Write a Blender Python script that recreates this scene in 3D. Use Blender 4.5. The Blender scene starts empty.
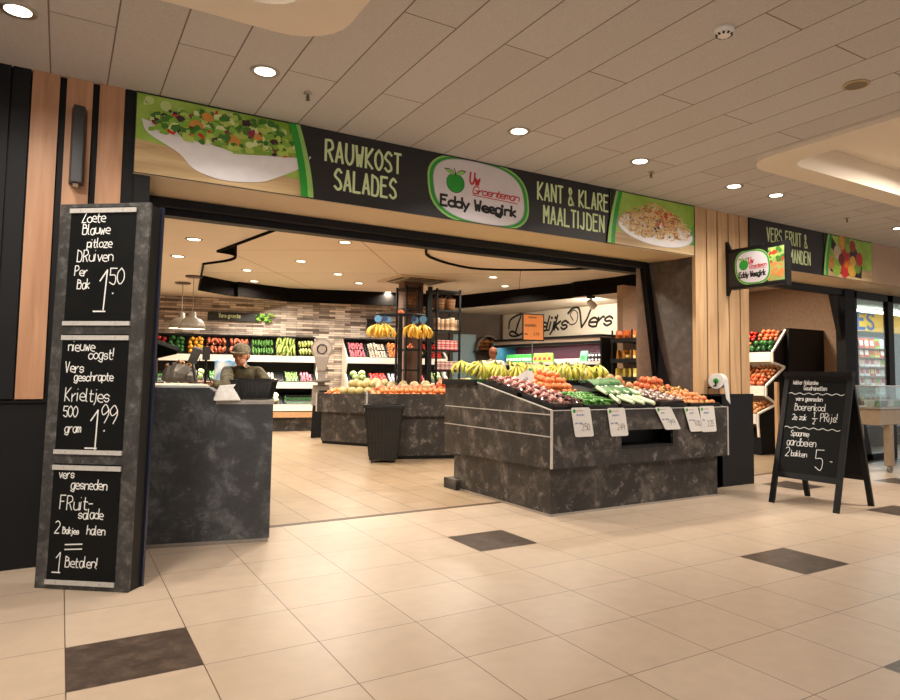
import bpy, bmesh, math, random
from mathutils import Vector, Matrix
random.seed(7)
sc = bpy.context.scene
COL = sc.collection
# ------------------------------------------------------------------ camera
F_PX, PITCH, ROLL, YAW = 678.1, .067, .0109, .558
CAM = Vector((-.0724, -4.146, 1.2385)); PPX, PPY = 35.25, -19.67
Fw = Vector((math.sin(YAW)*math.cos(PITCH), math.cos(YAW)*math.cos(PITCH), math.sin(PITCH)))
R0 = Vector((math.cos(YAW), -math.sin(YAW), 0)); U0 = R0.cross(Fw)
Rt = R0*math.cos(ROLL)+U0*math.sin(ROLL); Up = Rt.cross(Fw)
cd = bpy.data.cameras.new('camera'); cam = bpy.data.objects.new('camera', cd); COL.objects.link(cam)
cam.matrix_world = Matrix(((Rt.x, Up.x, -Fw.x, CAM.x), (Rt.y, Up.y, -Fw.y, CAM.y), (Rt.z, Up.z, -Fw.z, CAM.z), (0, 0, 0, 1)))
cd.sensor_width = 36; cd.lens = 36*F_PX/900; cd.shift_x = -PPX/900; cd.shift_y = PPY/900; cd.clip_end = 200
sc.camera = cam
# ------------------------------------------------------------------ world, exposure
w = bpy.data.worlds.new('world'); sc.world = w; w.use_nodes = True
w.node_tree.nodes['Background'].inputs[0].default_value = (1.0, .95, .90, 1); w.node_tree.nodes['Background'].inputs[1].default_value = 1.05
sc.view_settings.view_transform = 'Standard'; sc.view_settings.look = 'None'
sc.view_settings.exposure = 0.0; sc.view_settings.gamma = 1.0; sc.view_settings.use_curve_mapping = False
MALL_W, SHOP_W, COVE_W = 11, 54, 100
ZC = 3.19      # mall ceiling
YF = 1.05      # shop front plane
ZS = 2.61      # underside of the sign boxes
YB = 1.65      # opening frames
ZI, ZU = 2.93, 3.22   # shop ceiling and its raised middle
# ray helper: measured points on the photo turned into places on known planes of the building
def ray(x, y): return Rt*((x-450-PPX)/F_PX) - Up*((y-350-PPY)/F_PX) + Fw
def onA(ax, v, x, y):
    d = ray(x, y); return CAM + d*((v-CAM[ax])/d[ax])
def onZ(v, x, y): return onA(2, v, x, y)
def onY(v, x, y): return onA(1, v, x, y)
def onX(v, x, y): return onA(0, v, x, y)
def onP(P, n, x, y):
    d = ray(x, y); n = Vector(n); return CAM + d*((Vector(P)-CAM).dot(n)/d.dot(n))
# ------------------------------------------------------------------ materials
MATS = {}
def hexc(h):
    h = h.lstrip('#')
    def l(v): v /= 255; return v/12.92 if v <= .04045 else ((v+.055)/1.055)**2.4
    return tuple(l(int(h[i:i+2], 16)) for i in (0, 2, 4))+(1,)
def mat(name, col, rough=.6, metal=0, var=.12, nscale=14, bump=0, emit=0, alpha=None, col2=None, coat=0, spec=None):
    if name in MATS: return MATS[name]
    m = bpy.data.materials.new(name); m.use_nodes = True; nt = m.node_tree; b = nt.nodes['Principled BSDF']
    c = hexc(col); c2 = hexc(col2) if col2 else tuple(x*(1-var) for x in c[:3])+(1,)
    tc = nt.nodes.new('ShaderNodeTexCoord'); no = nt.nodes.new('ShaderNodeTexNoise'); no.inputs['Scale'].default_value = nscale; no.inputs['Detail'].default_value = 4
    rp = nt.nodes.new('ShaderNodeValToRGB'); rp.color_ramp.elements[0].position = .35; rp.color_ramp.elements[1].position = .65
    rp.color_ramp.elements[0].color = c2; rp.color_ramp.elements[1].color = c
    nt.links.new(tc.outputs['Object'], no.inputs['Vector']); nt.links.new(no.outputs['Fac'], rp.inputs[0]); nt.links.new(rp.outputs[0], b.inputs['Base Color'])
    b.inputs['Roughness'].default_value = rough; b.inputs['Metallic'].default_value = metal
    if spec is not None: b.inputs['Specular IOR Level'].default_value = spec
    if coat: b.inputs['Coat Weight'].default_value = coat
    if bump:
        bp = nt.nodes.new('ShaderNodeBump'); bp.inputs['Strength'].default_value = bump; bp.inputs['Distance'].default_value = .01
        nt.links.new(no.outputs['Fac'], bp.inputs['Height']); nt.links.new(bp.outputs[0], b.inputs['Normal'])
    if emit:
        nt.links.new(rp.outputs[0], b.inputs['Emission Color']); b.inputs['Emission Strength'].default_value = emit
    MATS[name] = m; return m
def glass(name='clear_glass', tint=(.9, .97, .97, 1), fac=.12):
    if name in MATS: return MATS[name]
    m = bpy.data.materials.new(name); m.use_nodes = True; nt = m.node_tree; nt.nodes.clear()
    o = nt.nodes.new('ShaderNodeOutputMaterial'); t = nt.nodes.new('ShaderNodeBsdfTransparent'); g = nt.nodes.new('ShaderNodeBsdfGlossy'); x = nt.nodes.new('ShaderNodeMixShader')
    t.inputs[0].default_value = tint; g.inputs['Roughness'].default_value = .05; x.inputs[0].default_value = fac
    nt.links.new(t.outputs[0], x.inputs[1]); nt.links.new(g.outputs[0], x.inputs[2]); nt.links.new(x.outputs[0], o.inputs[0])
    MATS[name] = m; return m
def brickmat(name, c1, c2, mortar, bw, rh, ms, off, rot=0, loc=(0, 0, 0), rough=.5, nvar=.5, nscale=60, plane='XY', bump=.3, bias=0, speck=.25):
    m = bpy.data.materials.new(name); m.use_nodes = True; nt = m.node_tree; b = nt.nodes['Principled BSDF']; L = nt.links.new
    tc = nt.nodes.new('ShaderNodeTexCoord'); mp = nt.nodes.new('ShaderNodeMapping'); mp.inputs['Location'].default_value = loc
    if plane == 'XZ':
        sp = nt.nodes.new('ShaderNodeSeparateXYZ'); cb = nt.nodes.new('ShaderNodeCombineXYZ'); L(tc.outputs['Object'], sp.inputs[0]); L(sp.outputs[0], cb.inputs[0]); L(sp.outputs[2], cb.inputs[1]); L(cb.outputs[0], mp.inputs[0])
    else: L(tc.outputs['Object'], mp.inputs[0])
    mp.inputs['Rotation'].default_value = (0, 0, rot)
    br = nt.nodes.new('ShaderNodeTexBrick'); br.offset = off; br.inputs['Scale'].default_value = 1; br.inputs['Brick Width'].default_value = bw; br.inputs['Row Height'].default_value = rh
    br.inputs['Mortar Size'].default_value = ms; br.inputs['Mortar Smooth'].default_value = .1; br.inputs['Bias'].default_value = bias
    br.inputs['Color1'].default_value = hexc(c1); br.inputs['Color2'].default_value = hexc(c2); br.inputs['Mortar'].default_value = hexc(mortar); L(mp.outputs[0], br.inputs[0])
    no = nt.nodes.new('ShaderNodeTexNoise'); no.inputs['Scale'].default_value = nscale; no.inputs['Detail'].default_value = 5; L(tc.outputs['Object'], no.inputs['Vector'])
    mx = nt.nodes.new('ShaderNodeMixRGB'); mx.blend_type = 'OVERLAY'; mx.inputs[0].default_value = speck; L(br.outputs[0], mx.inputs[1]); L(no.outputs['Fac'], mx.inputs[2]); L(mx.outputs[0], b.inputs['Base Color'])
    b.inputs['Roughness'].default_value = rough
    bp = nt.nodes.new('ShaderNodeBump'); bp.inputs['Strength'].default_value = bump; bp.inputs['Distance'].default_value = .004; bp.invert = True; L(br.outputs['Fac'], bp.inputs['Height']); L(bp.outputs[0], b.inputs['Normal'])
    MATS[name] = m; return m
def stonemat(name, base, vein, flecks=.5, scale=1.0, rough=.55):
    m = bpy.data.materials.new(name); m.use_nodes = True; nt = m.node_tree; b = nt.nodes['Principled BSDF']; L = nt.links.new
    tc = nt.nodes.new('ShaderNodeTexCoord')
    n1 = nt.nodes.new('ShaderNodeTexNoise'); n1.inputs['Scale'].default_value = 4.5*scale; n1.inputs['Detail'].default_value = 11; n1.inputs['Roughness'].default_value = .74; n1.inputs['Distortion'].default_value = .35
    n2 = nt.nodes.new('ShaderNodeTexNoise'); n2.inputs['Scale'].default_value = 9*scale; n2.inputs['Detail'].default_value = 12; n2.inputs['Roughness'].default_value = .8; n2.inputs['Distortion'].default_value = .2
    L(tc.outputs['Object'], n1.inputs['Vector']); L(tc.outputs['Object'], n2.inputs['Vector'])
    r1 = nt.nodes.new('ShaderNodeValToRGB'); e = r1.color_ramp.elements; c = hexc(base); v = hexc(vein)
    e[0].position = .3; e[0].color = tuple(x*.55 for x in c[:3])+(1,); e[1].position = .72; e[1].color = tuple(a*.55+d*.45 for a, d in zip(c, v))[:3]+(1,)
    k = e.new(.5); k.color = c
    r2 = nt.nodes.new('ShaderNodeValToRGB'); q = r2.color_ramp.elements; q[0].position = .56; q[0].color = (0, 0, 0, 1); q[1].position = .62; q[1].color = (flecks,)*3+(1,); z = q.new(.68); z.color = (0, 0, 0, 1)
    mx = nt.nodes.new('ShaderNodeMixRGB'); mx.inputs[2].default_value = v
    L(n1.outputs['Fac'], r1.inputs[0]); L(n2.outputs['Fac'], r2.inputs[0]); L(r1.outputs[0], mx.inputs[1]); L(r2.outputs[0], mx.inputs[0]); L(mx.outputs[0], b.inputs['Base Color'])
    b.inputs['Roughness'].default_value = rough; MATS[name] = m; return m
def woodmat(name, c1, c2, axis='Z', sc_=1.0, rough=.5):
    m = bpy.data.materials.new(name); m.use_nodes = True; nt = m.node_tree; b = nt.nodes['Principled BSDF']; L = nt.links.new
    tc = nt.nodes.new('ShaderNodeTexCoord'); mp = nt.nodes.new('ShaderNodeMapping'); s = {'Z': (14, 14, .9), 'X': (.9, 14, 14)}[axis]; mp.inputs['Scale'].default_value = tuple(q*sc_ for q in s)
    no = nt.nodes.new('ShaderNodeTexNoise'); no.inputs['Scale'].default_value = 1.5; no.inputs['Detail'].default_value = 7; no.inputs['Distortion'].default_value = .7
    rp = nt.nodes.new('ShaderNodeValToRGB'); rp.color_ramp.elements[0].position = .3; rp.color_ramp.elements[1].position = .7; rp.color_ramp.elements[0].color = hexc(c1); rp.color_ramp.elements[1].color = hexc(c2)
    L(tc.outputs['Object'], mp.inputs[0]); L(mp.outputs[0], no.inputs['Vector']); L(no.outputs['Fac'], rp.inputs[0]); L(rp.outputs[0], b.inputs['Base Color']); b.inputs['Roughness'].default_value = rough
    MATS[name] = m; return m
BLACK = mat('black_powder_coat', '#0e0e10', .5, spec=.3)
BLACKP = mat('black_panel', '#0f1012', .6, nscale=3, spec=.25)
DBLUE = mat('dark_blue_edge', '#1c2238', .35)
BOARD = mat('chalkboard_black', '#0b0c0c', .6, nscale=5, col2='#101110', spec=.15)
CHALK = mat('white_chalk_paint', '#e8e8e4', .8, var=.1, nscale=300)
STONE = stonemat('dark_slate_laminate', '#2f2b28', '#9c9187', .55)
STONEB = stonemat('blue_grey_slate_laminate', '#3b3d40', '#959899', .35)
STONER = stonemat('brown_slate_cladding', '#4a3f37', '#7d7063', .2, 1.3)
BOARDF = stonemat('worn_grey_board_frame', '#373532', '#8c8a86', .35, 3)
OAK = woodmat('warm_oak_strip', '#a87a58', '#c29370')
OAKL = woodmat('light_oak_strip', '#b58f66', '#d0ab80')
BEIGE = mat('beige_soffit_board', '#dcc4a2', .5, nscale=2, var=.05)
PLASTER = mat('beige_textured_plaster', '#a88d76', .8, nscale=20, var=.18, bump=.3)
PLASTERL = mat('pale_plaster', '#c4b09c', .8, nscale=9, var=.08)
GREYW = mat('grey_brown_wall', '#6f625a', .8, nscale=3, var=.2)
ICEIL = mat('cream_shop_ceiling', '#ecdfcd', .8, nscale=2, var=.03)
WHITE = mat('white_laminate', '#e9e4da', .45, var=.05)
WHITEG = mat('glossy_white', '#efece6', .25, var=.04)
CREAM = mat('cream_rail', '#f3ece0', .5, var=.03)
ALU = mat('brushed_aluminium', '#b7b0a8', .35, .7, nscale=40)
ALUR = mat('pale_aluminium_rail', '#c9c4bd', .4, .2, nscale=60)
STEEL = mat('grey_steel', '#8b8782', .35, .6)
COVEM = mat('cove_cream_plaster', '#ece0cf', .7, nscale=3, var=.03)
LAMPW = mat('lit_lamp_face', '#fff1d8', .5, var=.01, emit=9)
GREEN = mat('bright_green', '#1f9a2c', .5, var=.1, nscale=6)
LGREEN = mat('light_green', '#97c76a', .5, var=.1)
PALEG = mat('pale_green_letter', '#d3e4ae', .6, var=.05)
RED = mat('red_letter', '#c01f2b', .5)
INK = mat('black_ink', '#111111', .6)
PAPER = mat('white_card', '#dedbd6', .6, var=.06)
GMAT = mat('green_turf_mat', '#2c6b2a', .9, nscale=80, var=.4)
TRAY = mat('black_plastic_tray', '#161514', .4)
NET = glass('clear_film', (.95, .93, .9, 1), .22)
# ------------------------------------------------------------------ mesh builder
XF = {}
class MB:
    def __init__(s): s.v = []; s.f = []; s.m = []; s.s = []
    def add(s, vs, fs, mi=0, sm=False):
        o = len(s.v); s.v += [Vector(a) for a in vs]
        for f in fs: s.f.append([i+o for i in f]); s.m.append(mi); s.s.append(sm)
        return s
    def box(s, a, b, mi=0):
        x0, y0, z0 = a; x1, y1, z1 = b
        return s.add([(x0, y0, z0), (x1, y0, z0), (x1, y1, z0), (x0, y1, z0), (x0, y0, z1), (x1, y0, z1), (x1, y1, z1), (x0, y1, z1)],
                     [(0, 3, 2, 1), (4, 5, 6, 7), (0, 1, 5, 4), (1, 2, 6, 5), (2, 3, 7, 6), (3, 0, 4, 7)], mi)
    def hexa(s, bot, top, mi=0):     # two quads
        return s.add(list(bot)+list(top), [(0, 3, 2, 1), (4, 5, 6, 7), (0, 1, 5, 4), (1, 2, 6, 5), (2, 3, 7, 6), (3, 0, 4, 7)], mi)
    def prism(s, poly, vec, mi=0):
        n = len(poly); v = Vector(vec); P = [Vector(p) for p in poly]
        return s.add(P+[p+v for p in P], [tuple(range(n-1, -1, -1)), tuple(range(n, 2*n))]+[(i, (i+1) % n, n+(i+1) % n, n+i) for i in range(n)], mi)
    def poly(s, P, mi=0): return s.add(P, [tuple(range(len(P)))], mi)
    def bar(s, p0, p1, wd, dp, up=(0, 0, 1), mi=0):
        p0 = Vector(p0); p1 = Vector(p1); t = (p1-p0).normalized(); a = t.cross(Vector(up))
        if a.length < 1e-3: a = t.cross(Vector((1, 0, 0)))
        a.normalize(); b = a.cross(t).normalized(); a *= wd/2; b *= dp/2
        return s.hexa([p0-a-b, p0+a-b, p0+a+b, p0-a+b], [p1-a-b, p1+a-b, p1+a+b, p1-a+b], mi)
    def cyl(s, p0, p1, r0, r1=None, n=12, mi=0, caps=True):
        r1 = r0 if r1 is None else r1; p0 = Vector(p0); p1 = Vector(p1); t = (p1-p0).normalized()
        a = t.cross(Vector((0, 0, 1)) if abs(t.z) < .9 else Vector((1, 0, 0))).normalized(); b = t.cross(a)
        vs = [p+(a*math.cos(6.2832*i/n)+b*math.sin(6.2832*i/n))*r for p, r in ((p0, r0), (p1, r1)) for i in range(n)]
        s.add(vs, [(i, (i+1) % n, n+(i+1) % n, n+i) for i in range(n)], mi, True)
        if caps: s.add(vs[:n], [tuple(range(n-1, -1, -1))], mi); s.add(vs[n:], [tuple(range(n))], mi)
        return s
    def tube(s, pts, r, n=6, mi=0, closed=False, rs=None):
        P = [Vector(p) for p in pts]; N = len(P); vs = []; pa = None
        for k, p in enumerate(P):
            t = (P[(k+1) % N if closed else min(k+1, N-1)]-P[(k-1) % N if closed else max(k-1, 0)]).normalized()
            if pa is None: a = t.cross(Vector((0, 0, 1)) if abs(t.z) < .9 else Vector((1, 0, 0))).normalized()
            else: a = (pa-t*pa.dot(t)).normalized()
            pa = a; b = t.cross(a); rr = rs[k] if rs else r
            vs += [p+(a*math.cos(6.2832*i/n)+b*math.sin(6.2832*i/n))*rr for i in range(n)]
        fs = []
        for k in range(N if closed else N-1):
            o = k*n; q = ((k+1) % N)*n
            fs += [(o+i, o+(i+1) % n, q+(i+1) % n, q+i) for i in range(n)]
        s.add(vs, fs, mi, True)
        if not closed: s.add(vs[:n], [tuple(range(n-1, -1, -1))], mi); s.add(vs[-n:], [tuple(range(n))], mi)
        return s
    def lathe(s, prof, c=(0, 0, 0), n=20, mi=0, axis=(0, 0, 1), sx=1, sy=1):
        c = Vector(c); z = Vector(axis).normalized(); a = z.cross(Vector((0, 1, 0)) if abs(z.y) < .9 else Vector((1, 0, 0))).normalized(); b = z.cross(a); vs = []
        for r, h in prof: vs += [c+z*h+(a*math.cos(6.2832*i/n)*sx+b*math.sin(6.2832*i/n)*sy)*r for i in range(n)]
        fs = [(k*n+i, k*n+(i+1) % n, (k+1)*n+(i+1) % n, (k+1)*n+i) for k in range(len(prof)-1) for i in range(n)]
        return s.add(vs, fs, mi, True)
    def ball(s, c, r, sc=(1, 1, 1), n=10, m=7, mi=0, R=None):
        c = Vector(c); vs = []; fs = []
        vs.append(Vector((0, 0, r*sc[2])))
        for j in range(1, m):
            th = math.pi*j/m
            for i in range(n): ph = 6.2832*i/n; vs.append(Vector((r*sc[0]*math.sin(th)*math.cos(ph), r*sc[1]*math.sin(th)*math.sin(ph), r*sc[2]*math.cos(th))))
        vs.append(Vector((0, 0, -r*sc[2]))); L = len(vs)-1
        for i in range(n): fs.append((0, 1+i, 1+(i+1) % n)); fs.append((L, L-n+(i+1) % n, L-n+i))
        for j in range(m-2):
            for i in range(n): o = 1+j*n; fs.append((o+i, o+n+i, o+n+(i+1) % n, o+(i+1) % n))
        if R: vs = [R @ v for v in vs]
        return s.add([v+c for v in vs], fs, mi, True)
    def ribbon(s, pts, wd, N, mi=0, lift=0.0):   # flat stroke in the plane with normal N
        N = Vector(N).normalized(); P = [Vector(p)+N*lift for p in pts]; n = len(P)
        if n == 1: return s.disc(P[0], wd*.7, N, mi)
        if n == 2 and (P[0]-P[1]).length < 1e-5: return s.disc(P[0], wd*.7, N, mi)
        vs = []
        for k in range(n):
            t = (P[min(k+1, n-1)]-P[max(k-1, 0)]); t = t.normalized() if t.length > 1e-9 else Vector((1, 0, 0))
            sd = N.cross(t).normalized()*wd/2; e = t*wd*.3*(-1 if k == 0 else 1 if k == n-1 else 0); vs += [P[k]+sd+e, P[k]-sd+e]
        return s.add(vs, [(2*k+1, 2*k+3, 2*k+2, 2*k) for k in range(n-1)], mi)
    def disc(s, c, r, N, mi=0, n=14, sx=1, sy=1, ua=None):
        N = Vector(N).normalized(); a = Vector(ua).normalized() if ua else N.cross(Vector((0, 0, 1))).normalized() if abs(N.z) < .9 else Vector((1, 0, 0)); b = N.cross(a)
        return s.add([Vector(c)+a*r*sx*math.cos(6.2832*i/n)+b*r*sy*math.sin(6.2832*i/n) for i in range(n)], [tuple(range(n))], mi)
    def build(s, name, mats, parent=None, bevel=0, local=False, **tags):
        if not isinstance(mats, (list, tuple)): mats = [mats]
        me = bpy.data.meshes.new(name); V = s.v; loc = None
        if parent is not None:
            if not local: inv = XF[parent.name].inverted(); V = [inv @ v for v in V]
        elif not local:
            xs = [v.x for v in V]; ys = [v.y for v in V]; zs = [v.z for v in V]
            if tags.get('kind') != 'structure':
                loc = Vector(((min(xs)+max(xs))/2, (min(ys)+max(ys))/2, min(zs))); V = [v-loc for v in V]
        me.from_pydata([tuple(v) for v in V], [], s.f); me.validate()
        for m in mats: me.materials.append(m)
        me.polygons.foreach_set('material_index', s.m[:len(me.polygons)]); me.polygons.foreach_set('use_smooth', s.s[:len(me.polygons)]); me.update()
        o = bpy.data.objects.new(name, me); COL.objects.link(o)
        if loc is not None: o.location = loc
        if parent is not None: o.parent = parent
        XF[o.name] = (XF[parent.name] if parent is not None else Matrix.Identity(4)) @ Matrix.Translation(loc or Vector((0, 0, 0)))
        if bevel:
            b = o.modifiers.new('bevel', 'BEVEL'); b.width = bevel; b.segments = 2; b.limit_method = 'ANGLE'
        for k, v in tags.items():
            if v is not None: o[{'cat': 'category'}.get(k, k)] = v
        return o
def TH(name, label, cat, loc=(0, 0, 0), rz=0, group=None, kind=None):
    o = bpy.data.objects.new(name, None); COL.objects.link(o); o.location = loc; o.rotation_euler = (0, 0, rz); o.empty_display_size = .1
    o['label'] = label; o['category'] = cat
    if group: o['group'] = group
    if kind: o['kind'] = kind
    XF[o.name] = Matrix.Translation(Vector(loc)) @ Matrix.Rotation(rz, 4, 'Z'); return o
def dup(root, loc, rot=(0, 0, 0), scale=None, label=None, group=None):
    r = root.copy(); COL.objects.link(r); r.location = loc; r.rotation_euler = rot
    if scale: r.scale = (scale,)*3 if not isinstance(scale, tuple) else scale
    if label: r['label'] = label
    if group: r['group'] = group
    XF[r.name] = Matrix.LocRotScale(Vector(loc), r.rotation_euler, r.scale)
    for ch in root.children:
        c = ch.copy(); COL.objects.link(c); c.parent = r
        for g in ch.children:
            d = g.copy(); COL.objects.link(d); d.parent = c
    return r
# first placement moves the prototype itself
class Proto:
    def __init__(s, make): s.make = make; s.o = None
    def put(s, loc, rot=(0, 0, 0), scale=None, label=None, group=None):
        if s.o is None:
            s.o = r = s.make(); r.location = loc; r.rotation_euler = rot
            if scale: r.scale = (scale,)*3 if not isinstance(scale, tuple) else scale
            if label: r['label'] = label
            if group: r['group'] = group
            XF[r.name] = Matrix.LocRotScale(Vector(loc), r.rotation_euler, r.scale); return r
        return dup(s.o, loc, rot, scale, label, group)
def catmull(P, k=5):
    if len(P) < 3: return P
    Q = [P[0]*2-P[1]]+P+[P[-1]*2-P[-2]]; out = []
    for i in range(1, len(Q)-2):
        for j in range(k):
            t = j/k; a, b, c, d = Q[i-1], Q[i], Q[i+1], Q[i+2]
            out.append(.5*((2*b)+(c-a)*t+(2*a-5*b+4*c-d)*t*t+(3*b-a-3*c+d)*t**3))
    return out+[P[-1]]
ORD = ('first', 'second', 'third', 'fourth', 'fifth', 'sixth', 'seventh', 'eighth', 'ninth', 'tenth', 'eleventh', 'twelfth', 'thirteenth', 'fourteenth', 'fifteenth', 'sixteenth', 'seventeenth', 'eighteenth', 'nineteenth', 'twentieth', 'last')
def posl(label, i, j, l):
    a = '%s from left, %s row' % (ORD[min(i, 20)], ORD[min(j, 20)]); b = a+', '+('bottom', 'second', 'third', 'top')[min(l, 3)]+' layer'; n = len(label.split())
    return label+', '+b if n <= 9 else label+', '+a if n <= 11 and l == 0 else label
# ------------------------------------------------------------------ stroke lettering
G = {'a': '~46 16 04 12 32 45;46 42', 'b': '09 02;~05 26 45 43 22 03', 'c': '~45 26 05 03 22 43', 'd': '49 42;~45 26 05 03 22 43', 'e': '~04 44 45 26 05 03 22 42',
     'f': '~39 19 17 12;06 36', 'g': '~46 16 04 12 32 45;~46 42 30 01', 'h': '09 02;~05 26 45 42', 'i': '06 02;08 08', 'j': '~16 12 00;18 18', 'k': '09 02;36 04 32', 'l': '~09 03 12',
     'm': '06 02;~05 16 25 22;~25 36 45 42', 'n': '06 02;~05 26 45 42', 'o': '~26 05 03 22 43 45 26', 'p': '06 00;~05 26 45 43 22 03', 'q': '46 40;~45 26 05 03 22 43', 'r': '06 02;~04 26 36',
     's': '~45 26 05 14 34 43 22 03', 't': '~18 13 22 32;06 36', 'u': '~06 03 22 43;46 42', 'v': '06 22 46', 'w': '06 12 25 32 46', 'x': '06 42;46 02', 'y': '06 22;46 10', 'z': '06 46 02 42',
     'A': '02 29 42;14 34', 'B': '02 09;~09 38 37 06;~06 46 43 32 02', 'C': '~48 29 08 03 22 43', 'D': '02 09;~09 38 46 44 32 02', 'E': '49 09 02 42;06 36', 'F': '49 09 02;06 36', 'G': '~48 29 08 03 22 43 45;45 25',
     'H': '02 09;49 42;06 46', 'I': '09 02', 'J': '~39 33 22 03', 'K': '02 09;49 05 42', 'L': '09 02 42', 'M': '02 09 25 49 42', 'N': '02 09 42 49', 'O': '~29 07 04 22 44 47 29', 'P': '02 09;~09 39 47 36 05',
     'R': '02 09;~09 39 47 36 05;25 42', 'S': '~48 29 07 16 35 43 22 03', 'T': '09 49;29 22', 'U': '~09 04 22 44 49', 'V': '09 22 49', 'W': '09 12 26 32 49', 'Y': '09 26 49;26 22', 'Z': '09 49 02 42',
     '0': '~29 07 04 22 44 47 29', '1': '07 29 22', '2': '~08 29 48 46 02;02 42', '3': '~08 29 48 36 16;~16 36 44 32 03', '4': '39 04 44;37 32', '5': '49 09 06;~06 36 44 32 03', '6': '~49 16 03 22 43 35 04',
     '7': '09 49 12', '8': '~29 08 16 35 43 22 03 15 36 48 29', '9': '~47 29 07 15 36 47;~47 45 22', '&': '~43 22 02 04 27 28 19 08 16 42', '!': '09 04;02 02', '.': '02 02', ',': '03 11', '-': '05 35', '=': '04 34;06 36', '/': '02 49', ' ': '', '~': '~05 16 35 46'}
NARROW = {'i': 1.6, 'l': 2, 'I': 1.2, '!': 1.2, '.': 1.2, ',': 1.6, 'j': 2.3, 't': 3.6, 'f': 3.6, 'r': 3.8, '1': 3}
def strokes(txt, x, y, h, ws=1.0, gap=1.6, shear=0., jit=0., rnd=None, slope=0.):
    u = h/7; out = []; cx = x; rnd = rnd or random
    for ch in txt:
        g = G.get(ch, ''); jy = rnd.uniform(-jit, jit)*u
        for st in g.split(';'):
            if not st: continue
            cur = st[0] == '~'; pts = []
            for t in st.strip('~').split():
                a = int(t[0]); b = int(t[1])-2
                pts.append(Vector((cx+(a+shear*b)*u*ws+rnd.uniform(-jit, jit)*u*.35, y+b*u+jy+rnd.uniform(-jit, jit)*u*.35+(cx-x)*slope)))
            if cur: out.append(catmull(pts))
            elif len(pts) > 2: out += [[pts[i], pts[i+1]] for i in range(len(pts)-1)]
            else: out.append(pts)
        cx += (NARROW.get(ch, 5 if ch.isupper() or ch in 'mw' else 4.4 if ch != ' ' else 3)-1+gap)*u*ws
    return out, cx
def write(mb, O, U, V, txt, x, y, h, th, mi=0, lift=.0015, fitw=None, **k):
    O = Vector(O); U = Vector(U); V = Vector(V); N = U.cross(V)
    st, e = strokes(txt, 0, 0, h, **k)
    if fitw:
        f = fitw/max(e, 1e-6); k['ws'] = k.get('ws', 1)*f; st, e = strokes(txt, 0, 0, h, **k)
    for i, s in enumerate(st):
        mb.ribbon([O+U*(x+p.x)+V*(y+p.y) for p in s], th, N, mi, lift+.00009*(i % 9))
    return e
# ================================================================== STRUCTURE
S = dict(kind='structure')
FT = brickmat('mall_floor_tiles', '#bca893', '#b6a18b', '#4e3b2b', .5, .5, .0022, 0, rough=.36, nscale=9, bump=.15, speck=.12)
DT = stonemat('dark_floor_tile', '#493c33', '#85705e', .25, 2.5, .35)
FS = brickmat('shop_floor_tiles', '#a99379', '#9f886c', '#55432f', 1.2, .334, .0045, .5, rot=math.pi/2, loc=(.12, -.1, 0), rough=.3, nscale=5, bump=.1, speck=.22)
CT = brickmat('mall_ceiling_planks', '#c9c5c3', '#c2bdba', '#776d67', 2.1, .325, .0045, .5, rot=math.pi/2, loc=(.14, -.76, 0), rough=.85, nscale=160, bump=.5, speck=.35)
m = MB(); m.box((-9, -16, -.06), (26, 1.47, 0))
def cell(ix, iy):
    m.add([(ix*.5+.002, iy*.5+.002, .0006), (ix*.5+.498, iy*.5+.002, .0006), (ix*.5+.498, iy*.5+.498, .0006), (ix*.5+.002, iy*.5+.498, .0006)], [(0, 1, 2, 3)], 1)
for c in ((0, -2), (5, 0), (8, -3), (6, -6)): cell(*c)
for px in ((795, 485.5), (886, 511), (893, 480)):
    p = onZ(0, *px); cell(math.floor(p.x/.5), math.floor(p.y/.5))
for c in ((11, -9), (-4, -5), (2, -8), (-2, -11), (9, -12), (14, -4)): cell(*c)
m.build('floor', [FT, DT], **S)
m = MB(); m.box((-3, 1.54, -.06), (26, 13.5, 0)); m.build('floor', FS, **S)
m = MB(); m.box((-3, 1.47, -.06), (26, 1.54, .002)); m.build('trim_1', mat('threshold_strip', '#57412f', .5), **S)
# darker worn floor mats of tile inside the shop
# mall ceiling with two coves
C1 = (-2.7, 1.19, -2.75, -.38); C2 = (5.03, 8.9, -2.7, -.28)
xs = [-9, C1[0], C1[1], C2[0], C2[1], 26]; m = MB()
for i in range(5):
    if i in (0, 2, 4): m.box((xs[i], -16, ZC), (xs[i+1], YF+.2, ZC+.05))
    else:
        c = C1 if i == 1 else C2
        m.box((xs[i], -16, ZC), (xs[i+1], c[2]-2.4*0, ZC+.05)); m.box((xs[i], c[3], ZC), (xs[i+1], YF+.2, ZC+.05))
m.build('ceiling', CT, **S)
def rrect(x0, x1, y0, y1, r, n=6, cut=True):
    P = []
    for cx, cy, a0 in ((x1-r, y1-r, 0), (x0+r, y1-r, 90), (x0+r, y0+r, 180), (x1-r, y0+r, 270)):
        for k in range(n+1): a = math.radians(a0+90*k/n); P.append((cx+r*math.cos(a), cy+r*math.sin(a)))
    return P
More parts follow.
